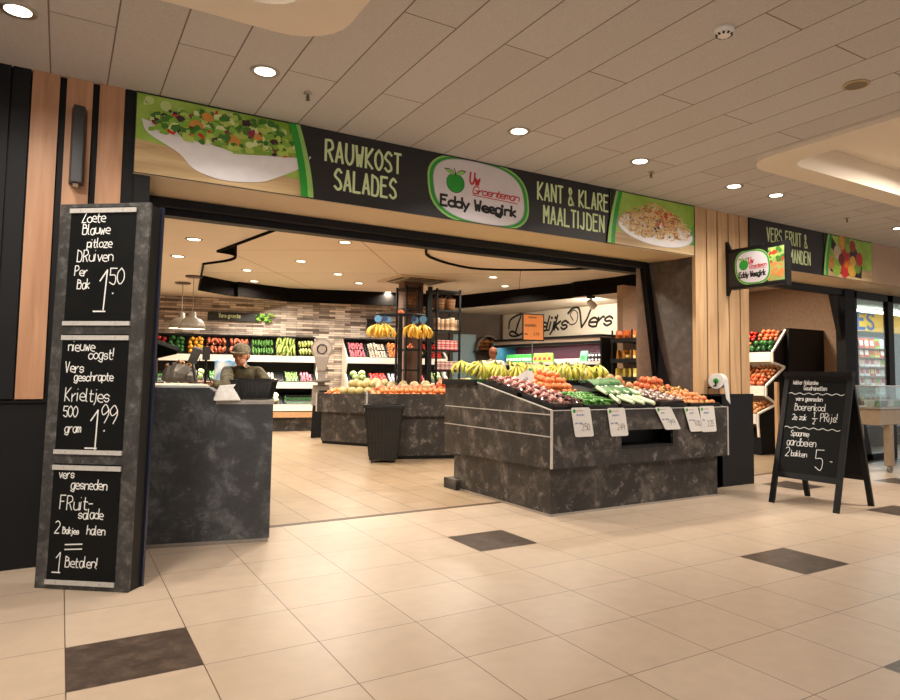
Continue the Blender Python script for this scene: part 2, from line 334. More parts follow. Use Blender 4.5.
for n_, c in ((1, C1), (2, C2)):
    A = rrect(*c, .32); B = rrect(c[0]+.3, c[1]-.3, c[2]+.26, c[3]-.26, .2); D = rrect(c[0]+.22, c[1]-.22, c[2]+.18, c[3]-.18, .2); m = MB(); n = len(A)
    V = [(x, y, ZC) for x, y in A]+[(x, y, ZC-.035) for x, y in A]+[(x, y, ZC-.035) for x, y in B]+[(x, y, ZC+.22) for x, y in B]
    m.add(V, [(k*n+i, k*n+(i+1) % n, (k+1)*n+(i+1) % n, (k+1)*n+i) for k in range(3) for i in range(n)])
    # fill square corners outside the rounded flange with ceiling
    m.add([(x, y, ZC+.22) for x, y in B], [tuple(range(n))])
    m.build('trim_%d' % (n_+1), COVEM, **S)
    m = MB()
    Q = [(c[1], c[3]), (c[0], c[3]), (c[0], c[2]), (c[1], c[2])]
    for q in range(4):
        seg = A[q*7:(q+1)*7]; m.add([(Q[q][0], Q[q][1], ZC+.001)]+[(x, y, ZC+.001) for x, y in seg], [tuple(range(len(seg)+1))])
    m.build('ceiling', CT, **S)
# ---- light helpers
def area(name, loc, size, watts, col=(1, .84, .66), rot=(0, 0, 0), shape='DISK', parent=None, spread=None, sy=None):
    l = bpy.data.lights.new(name, 'AREA'); l.energy = watts; l.color = col; l.shape = shape; l.size = size
    if sy: l.size_y = sy
    if spread: l.spread = math.radians(spread)
    o = bpy.data.objects.new(name, l); COL.objects.link(o); o.location = loc; o.rotation_euler = rot
    if parent: o.parent = parent
    return o
for c, nm in ((C1, 'above the menu board'), (C2, 'over the walkway at right')):
    cx, cy = (c[0]+c[1])/2, (c[2]+c[3])/2
    t = TH('cove_lamp', 'round lit ceiling lamp inside the cream cove '+nm, 'ceiling light', (cx, cy, ZC+.13))
    m = MB(); m.cyl((cx, cy, ZC+.15), (cx, cy, ZC+.22), .42, .42, 28); m.build('lamp_housing', WHITE, t)
    m = MB(); m.cyl((cx, cy, ZC+.135), (cx, cy, ZC+.15), .38, .38, 28); m.build('diffuser', LAMPW, t)
    area('cove_lamp_light', (0, 0, -.02), .7, COVE_W, (1, .9, .8), parent=t)
# ---- facade
def strip(mb, x0, x1, z0, z1, y=YF, d=.02, mi=0): mb.box((x0, y-d, z0), (x1, y+.05, z1), mi)
# left pier
m = MB(); m.box((-9, YF+.03, 1.05), (.29, YB, ZC)); m.build('wall_left_pier', BLACKP, **S)
m = MB(); m.box((-9, YF, 1.05), (-.425, YF+.03, ZC)); m.box((-.415, YF, 1.05), (-.32, YF+.03, ZC)); m.box((.225, YF, 1.05), (.29, YF+.03, ZC)); m.build('trim_4', BLACKP, **S)
m = MB()
for a, b in ((-.31, -.16), (-.12, .03), (.07, .22)): strip(m, a, b, 1.05, ZC, d=0)
m.build('trim_5', OAK, **S)
m = MB(); m.box((-9, YF+.02, 0), (.3, YB, 1.05)); m.box((-9, YF+.0, 1.04), (.3, YF+.03, 1.06)); m.build('wall_left_plinth', BLACKP, **S)
# left jamb of the opening (dark blue edge) and right jamb, slanted
m = MB(); m.box((.29, YF+.02, 0), (.40, YB+.06, ZS)); m.box((.40, 1.46, 0), (.52, YB+.08, ZS-.08)); m.build('trim_6', BLACK, **S)
# sign box: beige soffit + closed front behind the banner
m = MB(); m.box((.29, YF+.001, ZS), (5.94, YB+.2, ZS+.03)); m.box((6.9, YF+.001, ZS-.0), (17, YB+.2, ZS+.03)); m.box((17, YF+.001, ZS), (26, YB+.2, ZS+.03)); m.build('trim_7', BEIGE, **S)
m = MB(); m.box((.29, YF+.02, ZS+.03), (5.94, YB+.2, ZC)); m.box((6.9, YF+.02, ZS+.03), (17, YB+.2, ZC)); m.build('wall_above_opening', PLASTERL, **S)
m = MB(); m.box((9.62, YF, ZS), (17, YF+.02, ZC)); m.build('trim_8', mat('pale_beige_board', '#b89a7e', .6, nscale=4, var=.05), **S)
# black frames under the soffit
m = MB(); m.box((.29, YB-.02, ZS-.07), (5.8, YB+.05, ZS-.003)); m.box((.5, YB+.08, ZS-.12), (5.8, YB+.2, ZS-.05)); m.build('trim_9', BLACK, **S)
# right reveal of the main opening: stone splay, black slanted jamb, plaster return
zt = ZS-.003
m = MB(); m.hexa([(5.985, YF+.01, 0), (6.26, YB, 0), (6.4, YB, 0), (6.4, YF+.01, 0)], [(5.985, YF+.01, zt), (5.84, YB, zt), (6.4, YB, zt), (6.4, YF+.01, zt)]); m.build('wall_stone_reveal', STONER, **S)
m = MB(); m.hexa([(6.16, YB, 0), (6.27, YB, 0), (6.27, YB+.07, 0), (6.16, YB+.07, 0)], [(5.76, YB, zt), (5.87, YB, zt), (5.87, YB+.07, zt), (5.76, YB+.07, zt)]); m.build('trim_10', BLACK, **S)
m = MB(); m.hexa([(5.71, YB+.075, 0), (6.9, YB+.075, 0), (6.9, YB+.3, 0), (5.95, YB+.3, 0)], [(5.71, YB+.075, ZI), (6.9, YB+.075, ZI), (6.9, YB+.3, ZI), (5.95, YB+.3, ZI)]); m.build('wall_return', PLASTER, **S)
# right pier with light oak strips over a black plinth
m = MB(); m.box((5.98, YF+.02, 1.05), (6.9, YB+.06, ZC)); m.build('wall_right_pier', BLACKP, **S)
m = MB()
for a, b in ((5.965, 6.145), (6.165, 6.33), (6.35, 6.525), (6.545, 6.725), (6.745, 6.895)): strip(m, a, b, 1.06, ZC, d=0)
m.build('trim_11', OAKL, **S)
m = MB(); m.box((6.0, YF+.01, 0), (6.96, YB, 1.05)); m.box((6.0, YF-.0, 1.035), (6.96, YF+.03, 1.06)); m.build('wall_right_plinth', BLACK, **S)
# second opening frames and pillar
m = MB(); m.box((6.9, YB-.03, ZS-.1), (9.95, YB+.05, ZS-.003))
m.hexa([(10.0+.5, YB, 0), (10.15+.5, YB, 0), (10.15+.5, YB+.07, 0), (10.0+.5, YB+.07, 0)], [(9.62, YB, zt), (9.76, YB, zt), (9.76, YB+.07, zt), (9.62, YB+.07, zt)])
m.build('trim_12', BLACK, **S)
pxa, pxb = onY(1.6, 846, 350).x, onY(1.6, 856, 350).x; m = MB(); m.box((pxa, 1.6, 0), (pxb, YB+.1, zt)); m.box((9.8, YB+.03, 0), (pxb, YB+.1, 1.0)); m.build('wall_black_pillar', BLACKP, **S)
m = MB(); m.box((10.22, YB, 2.5), (17, YB+.08, zt)); m.box((10.22, YB, 0), (10.3, YB+.08, zt)); m.box((11.2, YB, 0), (11.36, YB+.08, zt)); m.box((14, YB, 0), (14.1, YB+.08, zt)); m.box((10.3, YB, 0), (11.2, YB+.08, .1)); m.build('window_frame', BLACK, **S)
m = MB(); m.box((10.3, YB+.03, .1), (11.2, YB+.04, 2.5)); m.box((11.36, YB+.03, .1), (14, YB+.04, 2.5)); m.build('window_1', glass(), **S)
# ---- shop shell
aw = math.radians(-12.24); BA = Vector((math.cos(aw), math.sin(aw), 0)); BN = Vector((BA.y, -BA.x, 0)); BO = Vector((1.74, 12.16, 0))
if BN.y > 0: BN = -BN
def BW(u, d, z): return BO+BA*u+BN*d+Vector((0, 0, z))
BRK = brickmat('stacked_stone_strips', '#5f4e45', '#e6d6c6', '#2c201a', .36, .052, .003, .37, plane='XZ', rough=.8, nscale=6, bump=1.0, speck=.6)
m = MB(); m.hexa([BW(-6, 0, 0), BW(6.1, 0, 0), BW(6.1, -.2, 0), BW(-6, -.2, 0)], [BW(-6, 0, 3.3), BW(6.1, 0, 3.3), BW(6.1, -.2, 3.3), BW(-6, -.2, 3.3)])
o = m.build('wall_back', BRK, **S)
BR_ = -1.15; m = MB(); m.hexa([BW(6.1, BR_, 0), BW(9.3, BR_, 0), BW(9.3, BR_-.2, 0), BW(6.1, BR_-.2, 0)], [BW(6.1, BR_, 3.3), BW(9.3, BR_, 3.3), BW(9.3, BR_-.2, 3.3), BW(6.1, BR_-.2, 3.3)]); m.hexa([BW(6.0, BR_, 0), BW(6.1, BR_, 0), BW(6.1, -.2, 0), BW(6.0, -.2, 0)], [BW(6.0, BR_, 3.3), BW(6.1, BR_, 3.3), BW(6.1, -.2, 3.3), BW(6.0, -.2, 3.3)]); m.build('wall_back_right', GREYW, **S)
# right wall line from measured panel corners
WP0 = Vector((10.2, 11.4, 0)); WP1 = Vector((10.6, 7.2, 0)); WD = (WP1-WP0).normalized(); WN = Vector((WD.y, -WD.x, 0))
if WN.x > 0: WN = -WN
def RW(u, d, z): return WP0+WD*u+WN*d+Vector((0, 0, z))
m = MB(); m.hexa([RW(-1.2, 0, 0), RW(6.0, 0, 0), RW(6.0, -.2, 0), RW(-1.2, -.2, 0)], [RW(-1.2, 0, 3.3), RW(6.0, 0, 3.3), RW(6.0, -.2, 3.3), RW(-1.2, -.2, 3.3)]); m.build('wall_right', PLASTER, **S)
m = MB(); m.box((-3.1, 1.65, 0), (-2.9, 14, 3.3)); m.build('wall_left', PLASTERL, **S)
m = MB(); m.box((-3, YB+.2, 2.64), (6.9, YB+.3, 3.3)); m.build('wall_front_inside', PLASTERL, **S)
m = MB(); m.box((-3, 1.66, 0), (.35, YB+.2, 3.0)); m.build('wall_front_left', BLACKP, **S)
# coffered ceiling
far = [(203.5, 263), (198.7, 289), (232.5, 295), (238, 295), (290, 300.6), (461, 307), (571, 297), (575, 295.6), (611, 292), (635, 289)]
near = [(610, 266), (580, 268), (520, 269), (470, 267), (430, 256), (427, 244)]
left = [(280.5, 226.7), (217.6, 250.3), (235, 254), (230, 259)]
cf = [onZ(ZI, *p) for p in far]; cn = [onZ(ZI, *p) for p in near]; cl = [onZ(ZI, *p) for p in left]
def sm(P, k=4): return catmull(P, k)
poly = [cl[0], cl[1]]+sm([cl[1], cl[2], cl[3], cf[0]], 4)[1:]+[cf[1]]+sm([cf[1], cf[2], cf[3]], 3)[1:]+[cf[4], cf[5], cf[6], cf[7], cf[8], cf[9], Vector((9.3, 4.0, ZI)), Vector((8.6, 3.4, ZI))]+sm(cn, 4)
bm = bmesh.new()
outer = [bm.verts.new(p) for p in ((-3, YB+.21, ZI), (13.9, YB+.21, ZI), (13.9, 14, ZI), (-3, 14, ZI))]; inner = [bm.verts.new((p.x, p.y, ZI)) for p in poly]
ed = [bm.edges.new((L_[i], L_[(i+1) % len(L_)])) for L_ in (outer, inner) for i in range(len(L_))]
bmesh.ops.triangle_fill(bm, use_beauty=True, use_dissolve=False, edges=ed)
me = bpy.data.meshes.new('ceiling'); bm.to_mesh(me); bm.free(); me.materials.append(ICEIL); o = bpy.data.objects.new('ceiling', me); COL.objects.link(o); o['kind'] = 'structure'
CUP = brickmat('upper_ceiling_boards', '#e8dac6', '#e2d3be', '#9a8570', 2.4, 2.4, .008, 0, rot=.6, rough=.8, nscale=3, bump=.1, speck=.1)
m = MB(); m.box((-3, YB+.3, ZU), (13.9, 14, ZU+.05)); m.build('ceiling', CUP, **S)
m = MB(); n = len(poly)
m.add([(p.x, p.y, ZI-.03) for p in poly]+[(p.x, p.y, ZU) for p in poly], [(i, (i+1) % n, n+(i+1) % n, n+i) for i in range(n)])
o = m.build('trim_13', mat('black_ceiling_band', '#0f0c0a', .9, spec=.1), **S)
so = o.modifiers.new('solid', 'SOLIDIFY'); so.thickness = .03; so.offset = 0
# small backroom door: blue tinted panel in the back right wall
P = onP(BW(6, BR_, 0), BN, 465, 330); u0 = (P-BO).dot(BA)
m = MB(); m.hexa([BW(u0-.35, BR_+.01, 0), BW(u0+.3, BR_+.01, 0), BW(u0+.3, BR_+.05, 0), BW(u0-.35, BR_+.05, 0)], [BW(u0-.35, BR_+.01, 2.35), BW(u0+.3, BR_+.01, 2.35), BW(u0+.3, BR_+.05, 2.35), BW(u0-.35, BR_+.05, 2.35)]); m.build('door_1', mat('pale_blue_door', '#86a8b4', .4, var=.05), **S)
# ================================================================== LIGHTS in the ceilings
def mk_down(): 
    t = TH('downlight', '', 'ceiling light')
    m = MB(); m.lathe([(.062, -.004), (.085, -.012), (.092, -.006), (.092, 0)], n=20); m.build('trim_ring', ALU, t, local=True)
    m = MB(); m.disc((0, 0, -.006), .064, (0, 0, -1), n=20); m.build('lamp_face', LAMPW, t, local=True); return t
pd = Proto(mk_down)
mall = [((18, 10), 'above the black panel at far left'), ((265, 71), 'above the salad bowl banner'), ((519, 131), 'above the oval logo'), ((640, 161), 'above the pasta banner'), ((734, 186), 'above the oak strips'), ((776, 195), 'above the second shop sign'), ((899, 228), 'at the right edge of the ceiling')]
for px, lb in mall:
    p = onZ(ZC, *px); t = pd.put((p.x, p.y, ZC), label='round recessed mall ceiling downlight '+lb, group=None)
    area('downlight_light', (p.x, p.y, ZC-.03), .13, MALL_W, (1, .95, .87), spread=130)
for k, (x, y) in enumerate(((-2.5, -4.5), (2.9, -3.2), (7, -4.6), (1, -6.6), (11, -2.5), (4.5, -7))):  # added lamps outside the view, extra light for the mall
    pd.put((x, y, ZC), scale=1.8, label='added large round mall downlight behind the viewer, %s of six' % ORD[k], group='added mall downlights behind the viewer')
    area('mall_fill_light', (x, y, ZC-.03), .3, MALL_W*.7, (1, .95, .88))
shopl = [((194, 239), 0, 'nearest the left door post'), ((178, 256), 0, 'left of the dark ceiling step'), ((247, 270), 1, 'left one over the back shelf'), ((254, 281), 1, 'left one closest to the stone wall'), ((345, 242), 1, 'front middle one of the raised ceiling'), ((301, 261), 1, 'second one in the diagonal row'), ((338, 274), 1, 'third one in the diagonal row'), ((359, 283), 1, 'fourth one in the diagonal row'), ((388, 292), 1, 'behind the ceiling air unit'), ((461, 258), 1, 'inside the near curved edge of the raised ceiling'), ((493, 277), 1, 'right of the shelf column'), ((505, 286), 1, 'right of the column nearest the dark band')]
for px, up, lb in shopl:
    z = ZU if up else ZI; p = onZ(z, *px); pd.put((p.x, p.y, z), scale=1.15, label='lit shop ceiling downlight, '+lb); area('shop_light', (p.x, p.y, z-.03), .16, SHOP_W, (1, .90, .77), spread=158)
for k, (x, y, z) in enumerate(((5.2, 2.4, ZI), (2.4, 2.3, ZI), (3.6, 2.3, ZI), (8.2, 3.3, ZI), (-.4, 8.5, ZI))):  # added lamps at unseen spots, extra light for the shop
    pd.put((x, y, z), scale=1.15, label='added shop ceiling downlight out of view, %s of five' % ORD[k], group='added shop downlights out of view'); area('shop_light', (x, y, z-.04), .16, SHOP_W, (1, .90, .77), spread=158)
area('store_light', (16, 4, 2.85), 2, 130, (.8, .92, 1))
# spot above the lettering panel
p = onZ(ZI, 591, 296); t = TH('spotlight', 'small black and white ceiling spotlight aimed at the lettered wall', 'spotlight', p)
m = MB(); m.cyl(p, p-Vector((0, 0, .05)), .09, .09, 16); m.cyl(p-Vector((0, 0, .05)), p-Vector((0, 0, .12)), .02); m.build('mount', BLACK, t)
q = p-Vector((0, 0, .14)); m = MB(); m.cyl(q+Vector((-.05, 0, .04)), q+Vector((.08, -.0, -.09)), .06, .085, 16); m.build('lamp_head', WHITE, t)
tgt = RW(3.0, 0, 2.6)
for u in (2.2,):
    a = q+Vector((.09, 0, -.1)); d = RW(u, 0, 2.6)-a; o = area('wall_wash', a, .12, 42, (1, .86, .68), rot=d.to_track_quat('-Z', 'Y').to_euler(), spread=120)
# ================================================================== SHOP FRONT SIGNS
BX = Vector((1, 0, 0)); BZ = Vector((0, 0, 1)); YN = Vector((0, -1, 0))
def pt(p, n): return onY(YF, *p)
def arc_strip(mb, pts_in, pts_out, y, mi):
    n = len(pts_in); vs = [(a[0], y, a[1]) for a in pts_in]+[(a[0], y, a[1]) for a in pts_out]
    mb.add(vs, [(i, i+1, n+i+1, n+i) for i in range(n-1)], mi)
BANB = mat('banner_black', '#1d1b1c', .5, nscale=2, var=.15); LOGOW = mat('logo_white', '#d9d2d6', .5, var=.05)
BG1 = mat('banner_leaf_green', '#7fa82a', .5, nscale=3, var=.0, col2='#a9c75a'); BG2 = mat('banner_deep_green', '#3f9a25', .5)
PLK = woodmat('banner_plank', '#a98a5e', '#d0b384', 'X'); PLATE = mat('plate_white', '#e6e3e4', .35, var=.05); PLSH = mat('plate_rim_grey', '#b3b0b8', .4)
LF = [mat('leaf_a', '#3f7a1f', .5), mat('leaf_b', '#86b53a', .5), mat('leaf_c', '#b7cf5e', .5), mat('leaf_purple', '#3a1a2b', .5), mat('salad_orange', '#d8933a', .5), mat('radicchio', '#8d1f43', .5), mat('salad_red', '#c8261c', .5), mat('pale_stalk', '#d9e3a2', .5)]
PS = [mat('noodle', '#d9b068', .5), mat('noodle_light', '#ecd09a', .5), mat('noodle_dark', '#b07a3c', .5), mat('pasta_tomato', '#c9351a', .5), mat('pasta_orange', '#dd6a2c', .5), mat('olive_black', '#2a1a1c', .5), mat('basil', '#2f5a2a', .5)]
def flatpoly(mb, P, y, mi): mb.add([(a[0], y, a[1]) for a in P], [tuple(range(len(P)))], mi)
def logo(mb, x0, x1, z0, z1, y, N='Y'):
    """oval white sign with green border; mats: 0 white 1 green 2 lgreen 3 red 4 ink"""
    pass
def banner(x0, x1, z0, z1, y, name, label):
    t = TH(name, label, 'sign', ((x0+x1)/2, y, z0)); m = MB(); m.box((x0, y-.012, z0), (x1, y, z1)); m.build('backing', BANB, t); return t
def salad(t, x0, x1, z0, z1, y):
    rnd = random.Random(3); m = MB(); w_ = x1-x0; h = z1-z0
    flatpoly(m, [(x0, z0), (x1, z0), (x1, z1), (x0, z1)], y, 0)
    flatpoly(m, [(x0, z0), (x1, z0), (x1, z0+.22*h), (x0, z0+.42*h)], y-.001, 1)
    for k in range(26):
        cx = x0+rnd.random()*w_; cz = z0+h*(.72+rnd.random()*.28); r = rnd.uniform(.015, .04)
        if cx-r > x0 and cx+r < x1 and cz+r < z1: m.disc((cx, y-.0012, cz), r, YN, 2, 12)
    m.build('backdrop', [BG1, PLK, mat('bokeh', '#c8dc8e', .5)], t)
    cx = x0+.53*w_; cz = z0+.60*h
    m = MB(); R_ = .50*w_
    body = [(cx-R_, cz+.06*h), (cx-R_*.93, cz-.09*h), (cx-R_*.6, cz-.28*h), (cx-R_*.42, cz-.46*h), (cx-R_*.1, cz-.54*h), (cx+R_*.3, cz-.5*h), (cx+R_*.5, cz-.42*h), (cx+R_*.85, cz-.2*h), (cx+R_*.98, cz-.02*h), (cx+R_*.9, cz-.05*h), (cx, cz-.17*h), (cx-R_*.7, cz-.02*h)]
    top_ = body[9:]+body[:1]; bs = catmull([Vector(q) for q in body[:10]], 4)+[Vector(q) for q in body[10:]]; m.prism([(a, y-.002, b) for a, b in bs], (0, -.006, 0)); m.ribbon([(p.x, y-.0125, p.y+.005) for p in catmull([Vector(q) for q in (body[0], body[11], body[10])], 5)], .012, YN, 0); m.build('bowl', PLATE, t)
    m = MB()
    for k in range(460):
        a = rnd.uniform(-.9, .9); top = .32*h*(1-a*a*.7)+.02*h; px = cx+R_*a; lo = cz-.13*h*(1-abs(a))+.02*h; pz = lo+(cz+top-lo)*(1-k/460*1.0)+rnd.uniform(-.03, .03); n = rnd.choice((5, 6, 7)); r = rnd.uniform(.016, .045)
        P = [(px+r*rnd.uniform(.5, 1.2)*math.cos(6.283*i/n), pz+r*rnd.uniform(.4, 1)*math.sin(6.283*i/n)) for i in range(n)]
        P = [(min(max(q[0], x0+.003), x1-.003), min(q[1], z1-.01)) for q in P]
        mi = rnd.choices(range(8), (5, 6, 4, 2.2 if abs(a) < .2 or a < -.6 else 1, .0, .7, .3, 2))[0]
        flatpoly(m, P, y-.009-.00001*k, mi)
    for ax, az, r in ((-.42, .1, .045), (-.3, .23, .035), (.0, -.01, .055), (-.48, .02, .04), (.3, .1, .03)):
        P = [(cx+R_*ax+r*c*1.2, cz+az*h*1.1+r*s) for c, s in ((-.9, -.4), (-.2, -1), (1, -.6), (.8, .5), (-.1, 1), (-.8, .6))]; flatpoly(m, P, y-.0125, 4)
    flatpoly(m, [(cx+R_*.62, cz-.1*h), (cx+R_*.95, cz-.02*h), (cx+R_*.9, cz+.03*h), (cx+R_*.6, cz-.05*h)], y-.0125, 6)
    m.build('salad_leaves', LF, t)
def pasta(t, x0, x1, z0, z1, y):
    rnd = random.Random(5); m = MB(); w_ = x1-x0; h = z1-z0
    flatpoly(m, [(x0, z0), (x1, z0), (x1, z1), (x0, z1)], y, 0); flatpoly(m, [(x0, z0), (x1, z0), (x1, z0+.2*h), (x0, z0+.25*h)], y-.001, 1)
    flatpoly(m, [(x1-.14*w_, z0+.2*h), (x1, z0+.2*h), (x1, z0+.65*h)], y-.001, 2)
    m.build('backdrop', [BG1, PLK, BG2], t)
    cx = x0+.53*w_; cz = z0+.38*h; m = MB(); c, s = math.cos(-.05), math.sin(-.05)
    for r, yy, mi in ((.46, -.002, 1), (.445, -.004, 0)): m.disc((cx, y+yy, cz), r*w_, YN, mi, 30, 1, .66*h/w_, ua=(c, 0, s))
    m.build('plate', [PLATE, PLSH], t)
    m = MB()
    for k in range(380):
        a = rnd.uniform(0, 6.283); q = rnd.random()**.6; px = cx+q*.42*w_*math.cos(a)-.01; pz = cz+.06*h+q*.2*h*math.sin(a)+(.42*h*(1-q) if rnd.random() < .6 else 0)
        r = rnd.uniform(.03, .075); a0 = rnd.uniform(0, 6.28); sp = rnd.uniform(1, 3); P = []
        for i in range(8):
            an = a0+sp*i/7; P.append(Vector((min(max(px+r*math.cos(an), x0+.04*w_), x1-.05*w_), y-.006-.00002*k, min(max(pz+r*.6*math.sin(an), z0+.16*h), z1-.1*h))))
        m.ribbon(P, .013, YN, rnd.choice((0, 0, 1, 1, 2)))
    for k in range(70):
        a = rnd.uniform(0, 6.283); q = rnd.random(); px = cx+.02+q*.34*w_*math.cos(a); pz = cz+.12*h+q*.28*h*math.sin(a); n = 6; r = rnd.uniform(.008, .022)
        if k > 50: px = cx+rnd.uniform(-.05, .2)*w_; pz = cz+rnd.uniform(.1, .38)*h; r = rnd.uniform(.02, .035)
        flatpoly(m, [(px+r*rnd.uniform(.6, 1.3)*math.cos(6.283*i/n), pz+r*rnd.uniform(.5, 1)*math.sin(6.283*i/n)) for i in range(n)], y-.011-.00001*k, rnd.choices((3, 4, 5, 6), (4, 3, 3, 1.3))[0] if k < 51 else rnd.choice((3, 4)))
    m.build('pasta', PS, t)
def fruitpic(t, x0, x1, z0, z1, y):
    rnd = random.Random(8); m = MB(); w_ = x1-x0; h = z1-z0
    flatpoly(m, [(x0, z0), (x1, z0), (x1, z1), (x0, z1)], y, 0); flatpoly(m, [(x0, z0), (x1, z0), (x1, z0+.27*h), (x0, z0+.3*h)], y-.001, 1)
    flatpoly(m, [(x0, z0+.3*h), (x0+.2*w_, z0+.3*h), (x0+.1*w_, z0+.75*h), (x0, z0+.8*h)], y-.001, 2); m.build('backdrop', [BG1, PLK, BG2], t)
    m = MB(); cx = x0+.45*w_
    m.prism([(cx-.33*w_, y-.002, z0+.12*h), (cx+.3*w_, y-.002, z0+.05*h), (cx+.32*w_, y-.002, z0+.36*h), (cx-.36*w_, y-.002, z0+.38*h)], (0, -.004, 0)); flatpoly(m, [(cx-.33*w_, z0+.6*h), (cx-.2*w_, z0+.6*h), (cx-.22*w_, z0+.8*h), (cx-.3*w_, z0+.95*h)], y-.006, 0); m.build('dark_basket', INK, t)
    cols = [('#c3221c', -.05, .22, .085), ('#8fae3a', -.22, .25, .09), ('#d6a53a', .1, .25, .085), ('#6f9a30', .22, .33, .07), ('#dd6a1f', -.02, .44, .075), ('#c3201e', -.02, .62, .08), ('#25202c', .14, .62, .08), ('#c8b49a', -.2, .6, .07), ('#9db046', -.34, .52, .07), ('#c42a22', .26, .52, .07), ('#d49a3a', -.1, .86, .07), ('#89a834', .02, .8, .07), ('#a02222', .12, .82, .06), ('#e0b050', .12, .44, .055), ('#7b1d22', -.12, .44, .06), ('#c98a3a', -.33, .32, .06), ('#5f8a2a', .02, .95, .04)]
    m = MB(); ms = []
    for k, (c, a, b, r) in enumerate(cols):
        ms.append(mat('pictured_fruit_'+c[1:], c, .4, var=.25, nscale=20)); m.disc((cx+a*w_, y-.007-.0002*k, z0+b*h), r*w_*1.05, YN, k, 16, 1, 1.15)
    m.build('fruit_pile', ms, t)
def green_arc(t, x, z0, z1, y, flip=1, inner=BG1):
    m = MB(); n = 9; P = [[], [], []]
    for i in range(n):
        s = i/(n-1); z = z0+(z1-z0)*s; c = x-flip*.11*(s**1.6); P[0].append((c, z)); P[1].append((c+flip*.055, z)); P[2].append((c+flip*(.055+.045*(1-s*.3)), z))
    fx_ = [((max if flip > 0 else min)(p[0], x+flip*.055), p[1]) for p in P[2]]; arc_strip(m, P[0], P[1], y-.0165, 0); arc_strip(m, P[1], P[2], y-.0165, 1); arc_strip(m, P[2], fx_, y-.0162, 2); m.build('green_curve', [GREEN, LGREEN, BANB], t)
SW = .5
def apple(mb, cx, cz, r, PF, g=1, lg=2, ink=4):
    n = 22; P = []
    for i in range(n):
        a = 6.2832*i/n+1.5708; rr = r*(1-.16*math.exp(-((i if i < n/2 else n-i)/2.0)**2))*(1.0-.05*math.sin(a)); P.append((cx+rr*1.02*math.cos(a), cz+rr*math.sin(a)))
    mb.add([PF(a*1, b, .0030) for a, b in [(cx+(p[0]-cx)*1.06, cz+(p[1]-cz)*1.06) for p in P]], [tuple(range(n))], ink)
    mb.add([PF(a, b, .0036) for a, b in P], [tuple(range(n))], g)
    for sx in (-1, 1):
        L_ = [(0, .8), (.25, 1.15), (.7, 1.35), (1.25, 1.3), (.95, .95), (.5, .78)] if sx > 0 else [(0, .8), (.3, 1.15), (.8, 1.3), (1.4, 1.25), (.9, .9), (.5, .75)]
        mb.add([PF(cx+sx*a*r*1.0, cz+b*r*1.05-.02*r, .0040) for a, b in L_], [tuple(range(6))], ink); mb.add([PF(cx+sx*(a*.86+.06)*r, cz+(b*.9+.09)*r, .0046) for a, b in L_], [tuple(range(6))], lg)
    mb.add([PF(cx+a*r, cz+b*r, .0050) for a, b in ((-.06, .7), (.06, .7), (.02, 1.1), (-.18, 1.5), (-.26, 1.42), (-.08, 1.1))], [tuple(range(6))], ink)
def logo_oval(t, PF, w_, h, nrm, cut=None):
    """PF(u,v,lift) with u in 0..w, v in 0..h ; egg-shaped sign lettering and all"""
    m = MB()
    def egg(s, lift, mi):
        P = []
        for i in range(40):
            a = 6.2832*i/40; c, n_ = math.cos(a), math.sin(a); x = (abs(c)**.72)*(1 if c > 0 else -1); z = (abs(n_)**.72)*(1 if n_ > 0 else -1)
            x = x*(1+.0*z); u = w_/2+s[0]*w_/2*x+.03*w_*(-z)*x*0+.055*w_*(-z)*.6; v = h/2+s[1]*h/2*z+.04*h*(-x)*.4
            if cut: v = min(max(v, cut[0]), cut[1])
            P.append(PF(u, v, lift))
        m.add(P, [tuple(range(40))], mi)
    egg((1.0, 1.12), .0010, 2); 
    egg((.965, 1.06), .0016, 1); egg((.90, 1.0), .0022, 5); egg((.885, .975), .0026, 0)
    apple(m, w_*.255, h*.60, h*.155, PF)
    U = PF(1, 0, 0)-PF(0, 0, 0); V = PF(0, 1, 0)-PF(0, 0, 0); O = PF(0, 0, 0)
    write(m, O, U, V, 'Uw', w_*.39, h*.62, h*.19, h*.032, 3, .004, ws=.72, shear=.15, gap=1.2)
    write(m, O, U, V, 'Groenteman', w_*.42, h*.47, h*.125, h*.02, 3, .004, fitw=w_*.47, shear=.25, gap=.7)
    m.ribbon([O+U*(w_*.42)+V*(h*.445), O+U*(w_*.88)+V*(h*.425)], h*.014, nrm, 3, .004)
    write(m, O, U, V, 'Eddy Weegink', w_*.12, h*.20, h*.165, h*.042, 4, .004, fitw=w_*.76, gap=1.3)
    m.build('logo', [LOGOW, GREEN, LGREEN, RED, INK, PLSH], t)
# -- big banner
X0, X1 = .29, 5.94
t = banner(X0, X1, ZS+.005, ZC-.001, YF, 'shop_banner', 'long dark fascia banner with salad bowl, oval logo and pasta plate pictures')
yb = YF-.0125; z0, z1 = ZS+.008, ZC-.013
Xp = lambda px, py: onY(YF, px, py).x
salad(t, X0+.004, Xp(300, 190)+.05, z0, z1, yb)
green_arc(t, Xp(300, 190), z0, z1, yb, 1)
def PFm(u, v, l): return Vector((Xl+u, yb-l, z0+v))
Xl = Xp(427, 185); Wl = Xp(528, 195)-Xl
logo_oval(t, PFm, Wl, z1-z0, YN, (.0, z1-z0))
m = MB(); UO = Vector((0, yb, 0))
def bt(txt, pa, pb, zb, h):
    xa = Xp(*pa); xb = Xp(*pb); write(m, UO, BX, BZ, txt, xa, zb, h, .021, 0, .002, fitw=xb-xa, gap=2.0)
for args in (('RAUWKOST', (325, 160), (403, 165), ZS+.33, .165), ('SALADES', (334, 190), (398, 190), ZS+.11, .165), ('KANT & KLARE', (537, 195), (609, 205), ZS+.33, .165), ('MAALTIJDEN', (543, 215), (605, 225), ZS+.11, .165)):
    m = MB(); bt(*args); m.build('lettering', PALEG, t)
